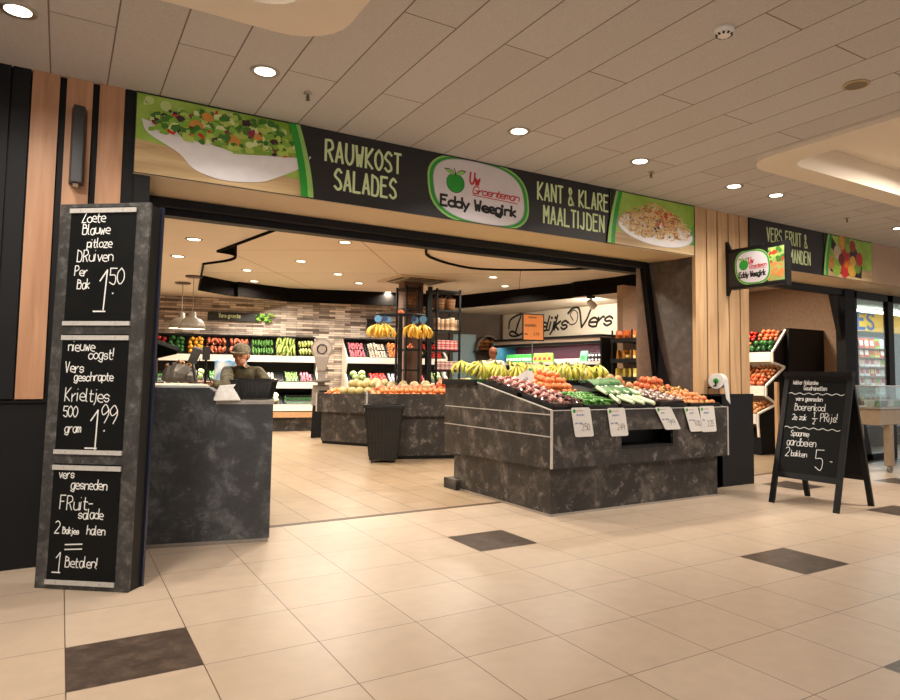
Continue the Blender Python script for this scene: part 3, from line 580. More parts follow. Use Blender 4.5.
green_arc(t, Xp(613, 230), z0, z1, yb, -1)
pasta(t, Xp(613, 230)-.05, X1-.01, z0, z1, yb)
# -- right banner
t = banner(6.91, 9.62, ZS+.005, ZC-.001, YF, 'shop_banner', 'dark fascia banner with fruit basket picture over the second opening at right')
m = MB(); xa = Xp(766, 235)
write(m, UO, BX, BZ, 'VERS FRUIT &', xa, ZS+.33, .165, .02, 0, .002, fitw=Xp(807, 240)-xa, gap=2); m.build('lettering', PALEG, t); m = MB(); write(m, UO, BX, BZ, 'SPAANSE MANDEN', xa-.1, ZS+.11, .165, .02, 0, .002, fitw=Xp(810, 250)-xa+.1, gap=2)
m.build('lettering', PALEG, t); green_arc(t, Xp(826, 270), z0, z1, yb, -1); fruitpic(t, Xp(826, 270)-.05, 9.615, z0, z1, yb)
# -- blade sign
t = TH('projecting_sign', 'lit box sign with oval logo and vegetables sticking out from the oak strips', 'sign', (6.5, 1.0, 2.2))
m = MB(); m.prism([(6.48, 1.045, 2.2), (6.48, 1.0, 2.3), (6.48, 1.0, 2.74), (6.48, 1.045, 2.84)], (.06, 0, 0)); m.build('wall_bracket', BLACK, t)
m = MB(); ys, ye = 1.0, .28; m.box((6.47, ye, 2.265), (6.56, ys, 2.30)); m.box((6.47, ye, 2.69), (6.56, ys, 2.73)); m.box((6.47, ye-.02, 2.25), (6.56, ye, 2.735)); m.build('frame', BLACK, t)
m = MB(); m.box((6.475, ye, 2.30), (6.555, ys, 2.69), 0)
for side, xx in ((-1, 6.4745), (1, 6.5555)):
    m.box((xx-.0005, ye+.002, 2.31), (xx+.0005, ye+.2, 2.68), 1)
rnd = random.Random(2)
for k in range(60):
    yy = ye+rnd.uniform(.01, .2); zz = 2.33+rnd.random()*.33; r = rnd.uniform(.012, .03); mi = 2+(rnd.randrange(3) if zz > 2.5 else rnd.choice((3, 4, 5)))
    m.disc((6.4735-.00003*k, yy, zz), r, (-1, 0, 0), mi, 7)
m.build('panel', [BANB, mat('sign_photo_green', '#9bb56a', .5), LF[0], LF[2], mat('sign_veg_red', '#b8402a', .5), mat('sign_veg_orange', '#d88a4a', .5)], t)
def PFb(u, v, l): return Vector((6.4725-l, ys-.09-u, 2.315+v))
logo_oval(t, PFb, .46, .36, Vector((-1, 0, 0)))
# -- wedge wall lamp at left
t = TH('wall_lamp', 'long dark wedge-shaped wall lamp on the oak strips at upper left', 'wall lamp', (-.045, 1.0, 2.47))
m = MB(); m.add([(-.085, 1.05, 2.98), (.005, 1.05, 2.98), (.005, 1.05, 2.47), (-.085, 1.05, 2.47), (-.075, .97, 2.99), (-.012, .97, 2.985), (-.012, .91, 2.46), (-.075, .91, 2.46)], [(4, 7, 6, 5), (0, 3, 7, 4), (1, 5, 6, 2), (0, 4, 5, 1), (3, 2, 6, 7)]); m.build('housing', mat('charcoal_lamp', '#2b2b2e', .4), t, bevel=.004)
m = MB(); m.box((-.06, .95, 2.452), (-.03, 1.03, 2.459)); m.build('lens', WHITE, t)
# ================================================================== ceiling fittings
def mk_spr():
    t = TH('sprinkler', '', 'sprinkler'); m = MB(); m.lathe([(.03, 0), (.032, -.006), (.012, -.012)], n=14); m.build('escutcheon', ALU, t, local=True)
    m = MB(); m.cyl((0, 0, -.01), (0, 0, -.045), .008, .006, 8); m.tube([(-.004, 0, -.02), (-.014, 0, -.035), (0, 0, -.05), (.014, 0, -.035), (.004, 0, -.02)], .003, 5); m.cyl((0, 0, -.05), (0, 0, -.053), .016, .016, 12); m.build('spray_head', mat('dull_brass', '#6b5a48', .4, .7), t, local=True); return t
ps = Proto(mk_spr)
for px, lb in (((308, 93), 'above the green edge of the salad picture'), ((651, 172), 'above the pasta picture'), ((847, 218), 'above the fruit basket picture')):
    p = onZ(ZC, *px); ps.put((p.x, p.y, ZC), label='small ceiling sprinkler '+lb)
p = onZ(ZC, 724, 29); t = TH('smoke_detector', 'round white smoke detector on the mall ceiling', 'smoke detector', (p.x, p.y, ZC))
m = MB(); m.lathe([(.055, 0), (.058, -.012), (.05, -.02)], p, 24); m.build('base', WHITE, t)
m = MB(); m.lathe([(.05, -.02), (.046, -.032), (.03, -.045), (.012, -.048), (0, -.048)], p, 24); m.build('cover', WHITEG, t)
m = MB()
for k in range(10): a = 6.283*k/10; c, s = math.cos(a), math.sin(a); m.bar((p.x+.047*c, p.y+.047*s, ZC-.034), (p.x+.036*c, p.y+.036*s, ZC-.042), .012, .004)
m.build('vent_slot', INK, t)
p = onZ(ZC, 856, 84); t = TH('ceiling_speaker', 'round beige speaker grille on the mall ceiling at right', 'speaker', (p.x, p.y, ZC))
m = MB(); m.lathe([(.075, 0), (.08, -.01), (.068, -.012)], p, 24); m.build('rim', mat('yellowish_ring', '#c9b083', .5), t)
m = MB(); m.lathe([(.068, -.011), (.0, -.016)], p, 24); m.build('grille', mat('beige_grille', '#8f7c64', .7, nscale=300, var=.4), t)
# air unit on the raised shop ceiling
c = [onZ(ZU, *q) for q in ((378, 280), (400, 273), (451, 280), (432, 286))]; cx = sum((q.x for q in c))/4; cy = sum((q.y for q in c))/4
t = TH('air_conditioning_cassette', 'square ceiling air conditioning cassette above the shelf column', 'air conditioner', (cx, cy, ZU))
def sq(s, z): return [Vector((cx+a*s, cy+b*s, z)) for a, b in ((-1, -1), (1, -1), (1, 1), (-1, 1))]
m = MB(); m.hexa(sq(.6, ZU-.03), sq(.62, ZU)); m.build('panel', mat('cassette_cream', '#cdb698', .5), t)
m = MB(); m.hexa(sq(.32, ZU-.045), sq(.32, ZU-.03)); m.build('grille', mat('cassette_grille', '#8d7a66', .6), t)
for a, b in ((0, -1), (1, 0), (0, 1), (-1, 0)):
    m = MB(); q = Vector((cx+a*.46, cy+b*.46, ZU-.034)); e = Vector((-b, a, 0))*.36; m.bar(q-e, q+e, .07, .01); m.build('louvre', mat('dark_louvre', '#4b3f35', .5), t)
# ================================================================== MENU BOARD at left (tall, leaning back)
Bl = onZ(0, 34, 588); Br = onZ(0, 128, 593); bu = (Br-Bl).normalized(); bw = (Br-Bl).length; bnb = Vector((-bu.y, bu.x, 0)); th = math.radians(1.25)
bv = Vector((bnb.x*math.sin(th), bnb.y*math.sin(th), math.cos(th))); bn = bu.cross(bv); H = 2.24   # bn points to viewer
t = TH('menu_board', 'tall leaning display board with three handwritten chalk panels beside the slate counter', 'menu board', (Bl+Br)/2+bnb*.07)
def MBp(u, v, d=0): return Bl+bu*u+bv*v+bn*d
def bplate(mb, u0, u1, v0, v1, d0, d1, mi=0): mb.hexa([MBp(u0, v0, d0), MBp(u1, v0, d0), MBp(u1, v0, d1), MBp(u0, v0, d1)], [MBp(u0, v1, d0), MBp(u1, v1, d0), MBp(u1, v1, d1), MBp(u0, v1, d1)], mi)
m = MB(); bplate(m, 0, bw, 0, H, 0, -.02)
m.build('front_panel', BOARDF, t, bevel=.003)
m = MB(); bplate(m, .01, bw-.005, .0, H-.01, -.021, -.115); m.build('body', BLACK, t)
m = MB(); bplate(m, bw-.02, bw+.006, .0, H-.0, -.116, -.135); m.build('rear_edge', DBLUE, t)
def panelrect(tl, br_):
    n = bn; a = onP(MBp(0, 0), n, *tl)-Bl; b = onP(MBp(0, 0), n, *br_)-Bl; return a.dot(bu), b.dot(bu), b.dot(bv), a.dot(bv)
pans = [((64, 208), (134, 326)), ((54, 334), (132, 456)), ((47, 463), (126, 588))]
txts = [[('Zoete', .18, .87, .055), ('Blauwe', .2, .77, .055), ('pitloze', .28, .655, .05), ('DRuiven', .14, .54, .062), ('Per', .12, .42, .05), ('Bak', .17, .31, .05), ('1', .50, .13, .21), ('50', .66, .34, .085)],
        [('nieuwe', .1, .86, .055), ('oogst!', .42, .79, .055), ('Vers', .07, .68, .055), ('geschrapte', .22, .61, .045), ('Krieltjes', .1, .44, .068), ('500', .09, .31, .055), ('gram', .13, .18, .048), ('1', .50, .06, .20), ('99', .66, .26, .095)],
        [('vers', .09, .88, .045), ('gesneden', .28, .79, .05), ('FRuit-', .13, .62, .07), ('salade', .42, .55, .05), ('2', .08, .42, .06), ('Bakjes', .2, .42, .032), ('halen', .56, .42, .045), ('1', .12, .10, .10), ('Betalen!', .27, .15, .052)]]
rw = random.Random(4)
for i, (pa, tx) in enumerate(zip(pans, txts)):
    u0, u1, v0, v1 = panelrect(*pa); u0 = .075; u1 = bw-.085
    m = MB(); bplate(m, u0, u1, v0, v1, .004, .0005); b = m.build('chalkboard_panel', BOARD, t)
    for va, vb in ((v1-.035, v1-.008), (v0+.002, v0+.027)):
        m = MB(); bplate(m, u0-.004, u1+.004, va, vb, .013, .004); r_ = m.build('clip_rail', ALUR, t)
        for uu in (u0+.07, u1-.08): m = MB(); m.cyl(MBp(uu, (va+vb)/2, .013), MBp(uu, (va+vb)/2, .016), .003, n=6); m.build('screw', STEEL, r_)
    m = MB(); W_ = u1-u0; Hh = v1-v0
    for s, x, y, h in tx:
        m = MB(); write(m, MBp(u0, v0, .005), bu, bv, s, x*W_, y*Hh, h*Hh/.56*.56*1.25 if 0 else h*1.12, .0058 if h < .15 else .008, 0, .001, ws=.72 if h < .15 else .6, gap=1.55, jit=.35, rnd=rw, shear=.06, slope=-.0); m.build('chalk_writing', CHALK, b)
    m = MB()
    if i == 0: m.disc(MBp(u0+.72*W_, v0+.27*Hh, .006), .005, bn, 0); m.ribbon([MBp(u0+.44*W_, v0+.12*Hh, .006), MBp(u0+.62*W_, v0+.12*Hh, .006)], .008, bn)
    if i == 1: m.disc(MBp(u0+.72*W_, v0+.2*Hh, .006), .005, bn, 0); m.ribbon([MBp(u0+.45*W_, v0+.055*Hh, .006), MBp(u0+.62*W_, v0+.055*Hh, .006)], .008, bn)
    if i == 2:
        for yy in (.33, .29): m.ribbon([MBp(u0+.25*W_, v0+yy*Hh, .006), MBp(u0+.5*W_, v0+(yy+.01)*Hh, .006)], .007, bn)
        m.ribbon([MBp(u0+.08*W_, v0+.10*Hh, .006), MBp(u0+.2*W_, v0+.10*Hh, .006)], .007, bn)
    m.build('chalk_mark', CHALK, b)
# ================================================================== A-BOARD at right
A0 = onZ(0, 768, 502); A1 = onZ(0, 838, 514); A2 = onZ(0, 884, 508); A3 = onZ(0, 813, 496)
au = (A1-A0); aw_ = au.length; au.normalize(); ai = Vector((-au.y, au.x, 0))
if ai.x < 0: ai = -ai
dep = ((A3-A0).dot(ai)+(A2-A1).dot(ai))/2; Ha = 1.315
t = TH('sandwich_board', 'black folding A-frame chalkboard standing on the mall floor at right', 'sandwich board', (A0+A1+A2+A3)/4)
apex = (A0+A1)/2+ai*(dep/2)
for sgn in (0, 1):
    base = A0 if sgn == 0 else A0+ai*dep; inn = ai if sgn == 0 else -ai
    tv = (apex-(A0+A1)/2 if sgn == 0 else apex-((A0+A1)/2+ai*dep)); tv = (tv+Vector((0, 0, Ha))); tl = tv.length; tv.normalize(); nn = au.cross(tv)
    if nn.dot(inn) > 0: nn = -nn
    def AP(u, v, d=0): return base+au*u+tv*v+nn*d
    def pl(mb, u0, u1, v0, v1, d0, d1): mb.hexa([AP(u0, v0, d0), AP(u1, v0, d0), AP(u1, v0, d1), AP(u0, v0, d1)], [AP(u0, v1, d0), AP(u1, v1, d0), AP(u1, v1, d1), AP(u0, v1, d1)])
    off = -.035
    for a, b in ((0, .055), (aw_-.055, aw_)):
        m = MB(); pl(m, a, b, .0, tl, off, off+.03); m.build('leg', BLACK, t, bevel=.003)
    m = MB(); pl(m, .055, aw_-.055, tl-.07, tl-.005, off, off+.028); m.build('rail', BLACK, t); m = MB(); pl(m, .055, aw_-.055, .27, .325, off, off+.028); m.build('rail', BLACK, t)
    m = MB(); pl(m, .05, aw_-.05, .32, tl-.06, off+.005, off+.018); b = m.build('chalkboard_panel', BOARD if sgn == 0 else BLACKP, t)
    if sgn == 0:
        u0, v0, W_, Hh = .05, .32, aw_-.1, tl-.38
        flip = au.cross(tv).dot(nn) < 0
        m = MB(); rw = random.Random(6)
        # writing runs left to right as seen from the front
        O = AP(aw_-u0 if flip else u0, v0, off+.019); UU = -au if flip else au
        for s, x, y, h in (('lekker Hollandse', .08, .93, .034), ('Goudreinetten', .28, .87, .036), ('vers gesneden', .16, .755, .036), ('Boerenkool', .16, .655, .056), ('2e zak', .14, .555, .044), ('1', .5, .59, .04), ('2', .5, .52, .04), ('PRijs!', .62, .55, .062), ('Spaanse', .15, .385, .044), ('aardbeien', .10, .285, .06), ('2', .10, .17, .07), ('bakken', .2, .175, .045), ('5', .62, .06, .15), ('-', .86, .13, .05)):
            m = MB(); write(m, O, UU, tv, s, x*W_, y*Hh, h*1.3, .0058, 0, .001, ws=.68 if 'Gou' not in s and 'Holl' not in s else .6, gap=1.5, jit=.3, rnd=rw); m.build('chalk_writing', CHALK, b)
        m = MB(); m.ribbon([O+UU*(.48*W_)+tv*(.575*Hh)+nn*.001, O+UU*(.57*W_)+tv*(.575*Hh)+nn*.001], .005, nn)
        m.build('chalk_mark', CHALK, b)
        for yy in (.83, .47):
            m = MB(); m.ribbon([O+UU*(W_*(.02+.94*k/40))+tv*(Hh*yy+.008*math.sin(k*.95)-.0*k)+nn*.001 for k in range(41)], .006, nn); m.build('chalk_line', CHALK, b)
m = MB(); tp = Vector((0, 0, Ha)); q0 = A0+ai*(dep/2)+tp; m.bar(q0-Vector((0, 0, .02))-au*.0, q0+au*aw_-Vector((0, 0, .02)), .075, .045); m.build('hinge_bar', BLACK, t)
# ================================================================== SLATE CHECKOUT COUNTER
K1 = onZ(0, 269, 542); K0 = onZ(0, 152, 549); ku = (K0-K1).normalized(); kn = Vector((-ku.y, ku.x, 0))
if kn.y < 0: kn = -kn     # away from viewer
kd = 1.3
def KP(u, d, z): return K1+ku*u+kn*d+Vector((0, 0, z))
t = TH('checkout_counter', 'slate grey checkout counter with a raised end behind the tall menu board', 'counter', K1+ku*.6+kn*.5)
def kb(mb, u0, u1, d0, d1, z0, z1): mb.hexa([KP(u0, d0, z0), KP(u1, d0, z0), KP(u1, d1, z0), KP(u0, d1, z0)], [KP(u0, d0, z1), KP(u1, d0, z1), KP(u1, d1, z1), KP(u0, d1, z1)])
ue = .36
m = MB(); kb(m, .0, .41, .32, kd, .03, 1.01)
# raised end with rounded corner, as one prism along depth
prof = [(0, .03), (0, 1.01), (.4, 1.01), (.4, 1.06), (.415, 1.105), (.45, 1.13), (1.35, 1.13), (1.35, .03)]
m.prism([KP(a, 0, b) for a, b in prof], kn*.32); m.build('body', STONEB, t)
m = MB(); kb(m, .01, 1.3, .015, kd-.02, 0, .03); m.build('plinth_strip', ALU, t)
m = MB(); kb(m, -.006, .40, -.006, kd+.01, 1.01, 1.035); m.build('worktop', mat('grey_worktop', '#9c958e', .35), t)
m = MB(); kb(m, .47, 1.3, .04, .32, 1.13, 1.145); m.build('glass_shelf', WHITEG, t)
# ================================================================== MAIN PRODUCE STAND
SX0 = 3.628; SX1 = onY(.66, 728, 430).x; SF = .66; ZF = .935; ZT = 1.17; YT = 1.96; YE = 2.62
t = TH('produce_stand', 'large dark slate produce stand with sloping top at the front of the opening', 'produce stand', ((SX0+SX1)/2, 1.5, 0))
def YZ(mb, x0, x1, P): mb.prism([(x0, y, z) for y, z in P], (x1-x0, 0, 0))
zb = .405; YN_ = 1.6; ZN_ = ZF+(ZT-ZF)*(YN_-SF)/(YT-SF); XB_ = 5.58
m = MB()
YZ(m, SX0, SX0+.03, [(SF, zb+.02), (SF, ZF), (YT, ZT), (YE, ZT), (YE, zb-.02)])
YZ(m, SX1-.03, SX1, [(SF, zb+.02), (SF, ZF), (YN_, ZN_), (YN_, zb)]); YZ(m, XB_-.03, XB_, [(YN_, zb), (YN_, ZN_), (YT, ZT), (YE, ZT), (YE, zb)]); m.box((XB_, YN_-.03, zb), (SX1-.03, YN_, ZN_))
a, b = 4.46, 5.16
m.box((SX0+.03, SF, zb+.02), (SX1-.03, SF+.03, .57)); m.box((SX0+.03, SF, .735), (SX1-.03, SF+.03, ZF)); m.box((SX0+.03, SF, .57), (a, SF+.03, .735)); m.box((b, SF, .57), (SX1-.03, SF+.03, .735))
m.box((SX0+.03, YE-.03, zb), (XB_-.03, YE, ZT)); m.box((SX0+.03, SF+.03, zb+.02), (SX1-.03, YN_-.03, zb+.05)); m.box((SX0+.03, YN_-.03, zb+.02), (XB_-.03, YE-.03, zb+.05))
m.build('body', STONE, t)
m = MB(); YZ(m, SX0+.03, XB_-.03, [(SF+.03, ZF-.035), (YT, ZT-.03), (YE-.03, ZT-.03), (YE-.03, ZT-.05), (YT, ZT-.05), (SF+.03, ZF-.055)]); YZ(m, XB_-.03, SX1-.03, [(SF+.03, ZF-.035), (YN_-.03, ZN_-.03), (YN_-.03, ZN_-.05), (SF+.03, ZF-.055)]); m.build('display_top', TRAY, t)
m = MB(); m.box((a, SF+.005, .573), (b, SF+.26, .585)); m.box((a, SF+.25, .573), (b, SF+.26, .735)); m.box((a-.005, SF-.004, .562), (b+.005, SF+.01, .574)); m.build('bag_slot', mat('slot_dark', '#0c0b0a', .6), t)
m = MB(); m.box((SX0+.03, SF+.05, .02), (SX1-.12, YN_, zb+.02)); m.box((SX0+.03, YN_, .02), (XB_-.05, YE-.17, zb+.02)); m.build('base', STONE, t)
m = MB(); m.box((SX0+.025, SF+.045, 0), (SX1-.115, YN_+.005, .02)); m.box((SX0+.025, YN_, 0), (XB_-.045, YE-.165, .02)); m.build('skirting', ALU, t)
m = MB(); m.box((SX0-.03, YE-.32, .0), (SX0+.2, YE-.05, .11)); m.build('step', STONE, t)
for xx in (SX0-.004, SX1-.012):
    m = MB(); m.box((xx, SF-.005, zb+.02), (xx+.018, SF+.012, ZF)); m.build('corner_trim', ALUR, t)
m = MB()
for z in (.895, .7): m.box((SX0-.006, SF+.01, z), (SX0+.001, YE, z+.009))
m.bar((SX0+.005, SF+.0, ZF+.004), (SX0+.005, YT, ZT+.004), .014, .01); m.box((SX0, SF-.006, ZF-.002), (SX1, SF+.006, ZF+.006))
m.build('edge_trim', ALUR, t)
m = MB(); m.box((SX0-.02, YT-.02, ZT), (XB_, YE+.02, ZT+.03)); m.build('banana_mat', GMAT, t)
m = MB(); m.box((SX0-.03, YT-.03, ZT-.03), (SX0+.0, YE+.03, ZT+.025)); m.build('mat_edge', BLACK, t)
sv = Vector((0, YT-SF, ZT-ZF)).normalized(); sn = Vector((1, 0, 0)).cross(sv)
def SP(x, s, h=0): return Vector((x, SF, ZF-.02))+sv*s+sn*h
srot = math.atan2(ZT-ZF, YT-SF)
# price cards over the front edge
cards = [(3.79, 4.01, .96, .05), (4.22, 4.44, .95, .05), (4.72, 4.94, .95, .17), (5.20, 5.40, .945, .10), (5.49, 5.71, .95, .04)]
lbs = ['leftmost of the white price cards on the stand front, below pink packs', 'white price card hanging below the green peppers', 'strongly tilted white price card beside the dark slot', 'narrow white price card overlapping its right neighbour', 'rightmost white price card on the stand front']
BLUEI = mat('blue_ink', '#4858a8', .6); GREYI = mat('grey_ink', '#55535a', .6)
rw = random.Random(9)
for k, ((xa, xb, zt_, tl), lb) in enumerate(zip(cards, lbs)):
    V = Vector((-tl, 0, .26)).normalized(); U = Vector((1, 0, 0)); W_ = xb-xa; O = Vector((xa+tl, SF-.012-.002*k, zt_))-V*.27
    t = TH('price_card', lb, 'price card', O+Vector((W_/2, 0, 0)), group=None)
    P = []
    for cx, cz, a0 in ((W_-.02, .25, 0), (.02, .25, 90), (.02, .02, 180), (W_-.02, .02, 270)):
        for j in range(4): an = math.radians(a0+30*j); P.append(O+U*(cx+.02*math.cos(an))+V*(cz+.02*math.sin(an)))
    m = MB(); m.prism(P, (0, .004, 0)); m.build('card', PAPER, t)
    m = MB(); N = U.cross(V)
    m.disc(O+U*.03+V*.238+N*.001, .017, N, 0)
    m.ribbon([O+U*.055+V*.24+N*.001, O+U*.13+V*.24+N*.001], .007, N, 1)
    write(m, O, U, V, ('druiven', 'pepers', 'prei', 'witlof', 'appels')[k], .05, .195, .02, .003, 2, .001, jit=.3, rnd=rw)
    write(m, O, U, V, ('per bak', 'per zak', 'per stuk', 'per bos', 'kilo')[k], .02, .12, .018, .003, 2, .001, jit=.3, rnd=rw)
    write(m, O, U, V, ('2.50', '2.49', '99', '1.00', '2.25')[k], .09, .06, .06, .0045, 3, .001, ws=.8, fitw=.1, jit=.3, rnd=rw)
    m.build('writing', [GREEN, mat('pale_red_print', '#c98a88', .6), BLUEI, GREYI], t)
# ---- produce prototypes
def ballproto(name, mats, r, sc_=(1, 1, 1), stem=None, dents=0):
    def mk():
        m = MB(); m.ball((0, 0, r*sc_[2]), r, sc_, 10, 7)
        if len(mats) > 1: m.cyl((0, 0, 2*r*sc_[2]-.15*r), (0, 0, 2*r*sc_[2]+.18*r), .12*r, .08*r, 5, 1)
        o = m.build(name, list(mats), local=True); o['category'] = name.replace('_', ' '); o['label'] = ''; return o
    return Proto(mk)
FM = lambda n, c, c2=None, r=.38: mat(n, c, r, var=.25, nscale=12, col2=c2)
PRO = {}
def fruit(kind):
    if kind in PRO: return PRO[kind]
    D = {'clementine': (('#ee9a5a', '#de7c3e'), .034, (1, 1, .9)), 'orange': (('#e88a35', '#dc7526'), .042, (1, 1, .96)), 'tomato': (('#c92a1c', '#b01f18'), .037, (1, 1, .82)), 'red_apple': (('#b8302a', '#d88a4a'), .039, (1, 1, .92)),
         'peach': (('#e08a52', '#c8503c'), .038, (1, 1, .95)), 'onion': (('#cf9a62', '#b9794a'), .038, (1, 1, 1.0)), 'red_onion': (('#a8444a', '#c9848a'), .036, (1, 1, .95)), 'green_pepper': (('#2c6a2a', '#1f5522'), .045, (1, 1, 1.1)),
         'yellow_pepper': (('#e2a834', '#d58f24'), .045, (1, 1, 1.1)), 'red_pepper': (('#c02020', '#a01a1c'), .045, (1, 1, 1.1)), 'melon': (('#b8a878', '#a08c60'), .085, (1, 1, .95)), 'galia_melon': (('#c9b070', '#a89a62'), .08, (1.05, 1, .92)),
         'yellow_melon': (('#d9b850', '#c9a440'), .09, (1.4, 1, .95)), 'cabbage': (('#a8b87a', '#87a05c'), .085, (1, 1, .9)), 'cauliflower': (('#e2dcc0', '#c4c69a'), .085, (1, 1, .85)), 'mushroom': (('#e2d5c2', '#c9b6a0'), .03, (1, 1, .75)),
         'radish': (('#b82a44', '#d98a94'), .026, (1, 1, 1.1)), 'potato': (('#c9a878', '#b08c5c'), .036, (1.3, 1, .85)), 'garlic': (('#d9d4ce', '#b3aeb8'), .032, (1, 1, .9)), 'mango': (('#b8402f', '#8f9a3c'), .045, (1.3, 1, .85)), 'pale_apple': (('#d9b868', '#c8503c'), .037, (1, 1, .92))}
    (c, c2), r, s = D[kind]
    ms = [FM('skin_'+kind, c, c2)]
    if kind in ('tomato', 'red_apple', 'pale_apple', 'green_pepper', 'yellow_pepper', 'red_pepper', 'peach', 'onion', 'red_onion'): ms.append(mat('stalk_'+('green' if 'pepper' in kind or kind == 'tomato' else 'brown'), '#3f6a2a' if 'pepper' in kind or kind == 'tomato' else '#8a6a42', .6))
    PRO[kind] = ballproto(kind, ms, r, s); PRO[kind].r = r; PRO[kind].sc = s
    return PRO[kind]
def carrotmk(name, c, c2, L, r0, r1, bend=0., top=None):
    def mk():
        m = MB(); P = [Vector((-L/2+L*k/6, bend*math.sin(math.pi*k/6), r0)) for k in range(7)]; m.tube(P, 0, 6, 0, rs=[r1*.6+(r0-r1*.6)*min(1, k/2) if k < 6 else r0*.45 for k in range(7)])
        if top: m.tube([P[-1], P[-1]+Vector((.03, 0, .004))], .005, 5, 1)
        ms = [FM('skin_'+name, c, c2)]+([mat('stalk_green', '#3f6a2a', .6)] if top else [])
        o = m.build(name, ms, local=True); o['category'] = name.replace('_', ' '); o['label'] = ''; return o
    return Proto(mk)
LONG = dict(carrot=carrotmk('carrot', '#dc6e2c', '#c45a1e', .2, .018, .008), sweet_potato=carrotmk('sweet_potato', '#c8704c', '#a8503a', .2, .034, .012), cucumber=carrotmk('cucumber', '#2c5a26', '#3f7a32', .3, .022, .018), courgette=carrotmk('courgette', '#3a6a2c', '#547f3a', .22, .024, .018, 0, 1),
            celery=carrotmk('celery', '#b8c478', '#8fa84e', .34, .026, .03, .01), chicory=carrotmk('chicory', '#dfe0a8', '#b9c45c', .18, .03, .012), leek_stalk=carrotmk('spring_onion', '#8fae6a', '#5f8a3f', .3, .016, .012), green_bean=carrotmk('green_bean', '#3f7a2c', '#2c5f22', .14, .008, .005, .01),
            chilli=carrotmk('green_pepper_pod', '#5f9a2c', '#3f7f22', .15, .016, .006, .02, 1), parsnip=carrotmk('parsnip', '#e0cfa8', '#c8b48a', .2, .026, .008), rhubarb=carrotmk('rhubarb_stick', '#b8484c', '#c98a7a', .3, .014, .012))
rf = random.Random(11)
def pile(kind, fn, W_, D_, label, group, layers=2, sp=1.0, nmax=80, rot_n=None, tilt=0, s=1.0):
    """fn(u,v,h): place inside a W_ x D_ area of a tray"""
    P = fruit(kind); r = P.r*s; n = 0; st = 2*r*sp*max(1, P.sc[0]*.9)
    for L_ in range(layers):
        nx = max(1, int((W_-2*r*.4*L_-.0)/st)-L_*1); ny = max(1, int(D_/st)-L_)
        for i in range(nx):
            for j in range(ny):
                if n >= nmax: return n
                u = (i+.5)*W_/nx*(1 if not L_ else .8)+(W_*.1 if L_ else 0)+rf.uniform(-.2, .2)*r; v = (j+.5)*D_/ny*(1 if not L_ else .8)+(D_*.1 if L_ else 0)+rf.uniform(-.2, .2)*r
                P.put(fn(u, v, L_*r*1.45*P.sc[2]), (rf.uniform(-.5, .5)+tilt, rf.uniform(-.4, .4), rf.uniform(0, 6.28)), s*rf.uniform(.9, 1.06), posl(label, i, j, L_), group); n += 1
    return n
def sticks(kind, fn, W_, D_, label, group, L=.2, w_=.05, layers=2, heading=math.pi/2, tilt=0, jit=.15, nmax=60):
    n = 0
    for l in range(layers):
        nu = max(1, int(W_/w_)); nv = max(1, int(D_/L))
        for i in range(nu):
            for j in range(nv):
                if n >= nmax: return
                p = fn((i+.5)*W_/nu+rf.uniform(-.1, .1)*w_, (j+.5)*D_/nv, l*w_*.7)
                e = (Matrix.Rotation(tilt, 3, 'X') @ Matrix.Rotation(heading+rf.uniform(-jit, jit), 3, 'Z')).to_euler(); LONG[kind].put(p, tuple(e), rf.uniform(.85, 1.1), posl(label, i, j, l), group); n += 1
def tray(fn, W_, D_, h, label, group=None, nm='produce_crate'):
    m = MB(); A = fn(0, 0, 0); B = fn(W_, 0, 0); C = fn(W_, D_, 0); D = fn(0, D_, 0); up = (fn(0, 0, 1)-A).normalized()
    def wall(a, b):
        inn = ((A+B+C+D)/4-(a+b)/2).normalized()*.008; m.hexa([a, b, b+inn, a+inn], [a+up*h, b+up*h, b+inn+up*h, a+inn+up*h])
    m.hexa([A, B, C, D], [A+up*.006, B+up*.006, C+up*.006, D+up*.006])
    for a, b in ((A, B), (B, C), (C, D), (D, A)): wall(a, b)
    return m.build(nm, TRAY, label=label, cat='crate', group=group)
# -- packs under film
def mk_pack(cols, nm, W_=.17, D_=.12, seed=0):
    def mk():
        r = random.Random(seed); t = TH(nm, '', nm.replace('_', ' ')); m = MB(); m.hexa([(-W_/2*.9, -D_/2*.9, 0), (W_/2*.9, -D_/2*.9, 0), (W_/2*.9, D_/2*.9, 0), (-W_/2*.9, D_/2*.9, 0)], [(-W_/2, -D_/2, .03), (W_/2, -D_/2, .03), (W_/2, D_/2, .03), (-W_/2, D_/2, .03)]); m.build('punnet', mat('pack_tray_dark', '#3a2a26', .4), t, local=True)
        m = MB(); ms = [FM('pack_%s_%d' % (nm, k), c) for k, c in enumerate(cols)]
        for k in range(26): m.ball((r.uniform(-.42, .42)*W_, r.uniform(-.42, .42)*D_, .035+r.uniform(0, .022)), r.uniform(.012, .018), n=7, m=5, mi=r.randrange(len(ms)))
        o = m.build('contents', ms, t, local=True); o['kind'] = 'stuff'
        m = MB(); n = 8; vs = [(-W_/2+W_*i/n, -D_/2+D_*j/n, .03+.038*(1-abs(i-n/2)/(n/2))**.5*(1-abs(j-n/2)/(n/2))**.5+r.uniform(0, .006)) for j in range(n+1) for i in range(n+1)]
        m.add(vs, [(j*(n+1)+i, j*(n+1)+i+1, (j+1)*(n+1)+i+1, (j+1)*(n+1)+i) for j in range(n) for i in range(n)], 0, True); m.build('film', NET, t, local=True); return t
    return Proto(mk)
PINK = mk_pack(['#cc8a80', '#b5605c', '#deb4a4', '#964a48'], 'grape_pack', seed=1); CHER = mk_pack(['#6a1a26', '#8f2430', '#3f1420'], 'cherry_pack', seed=2)
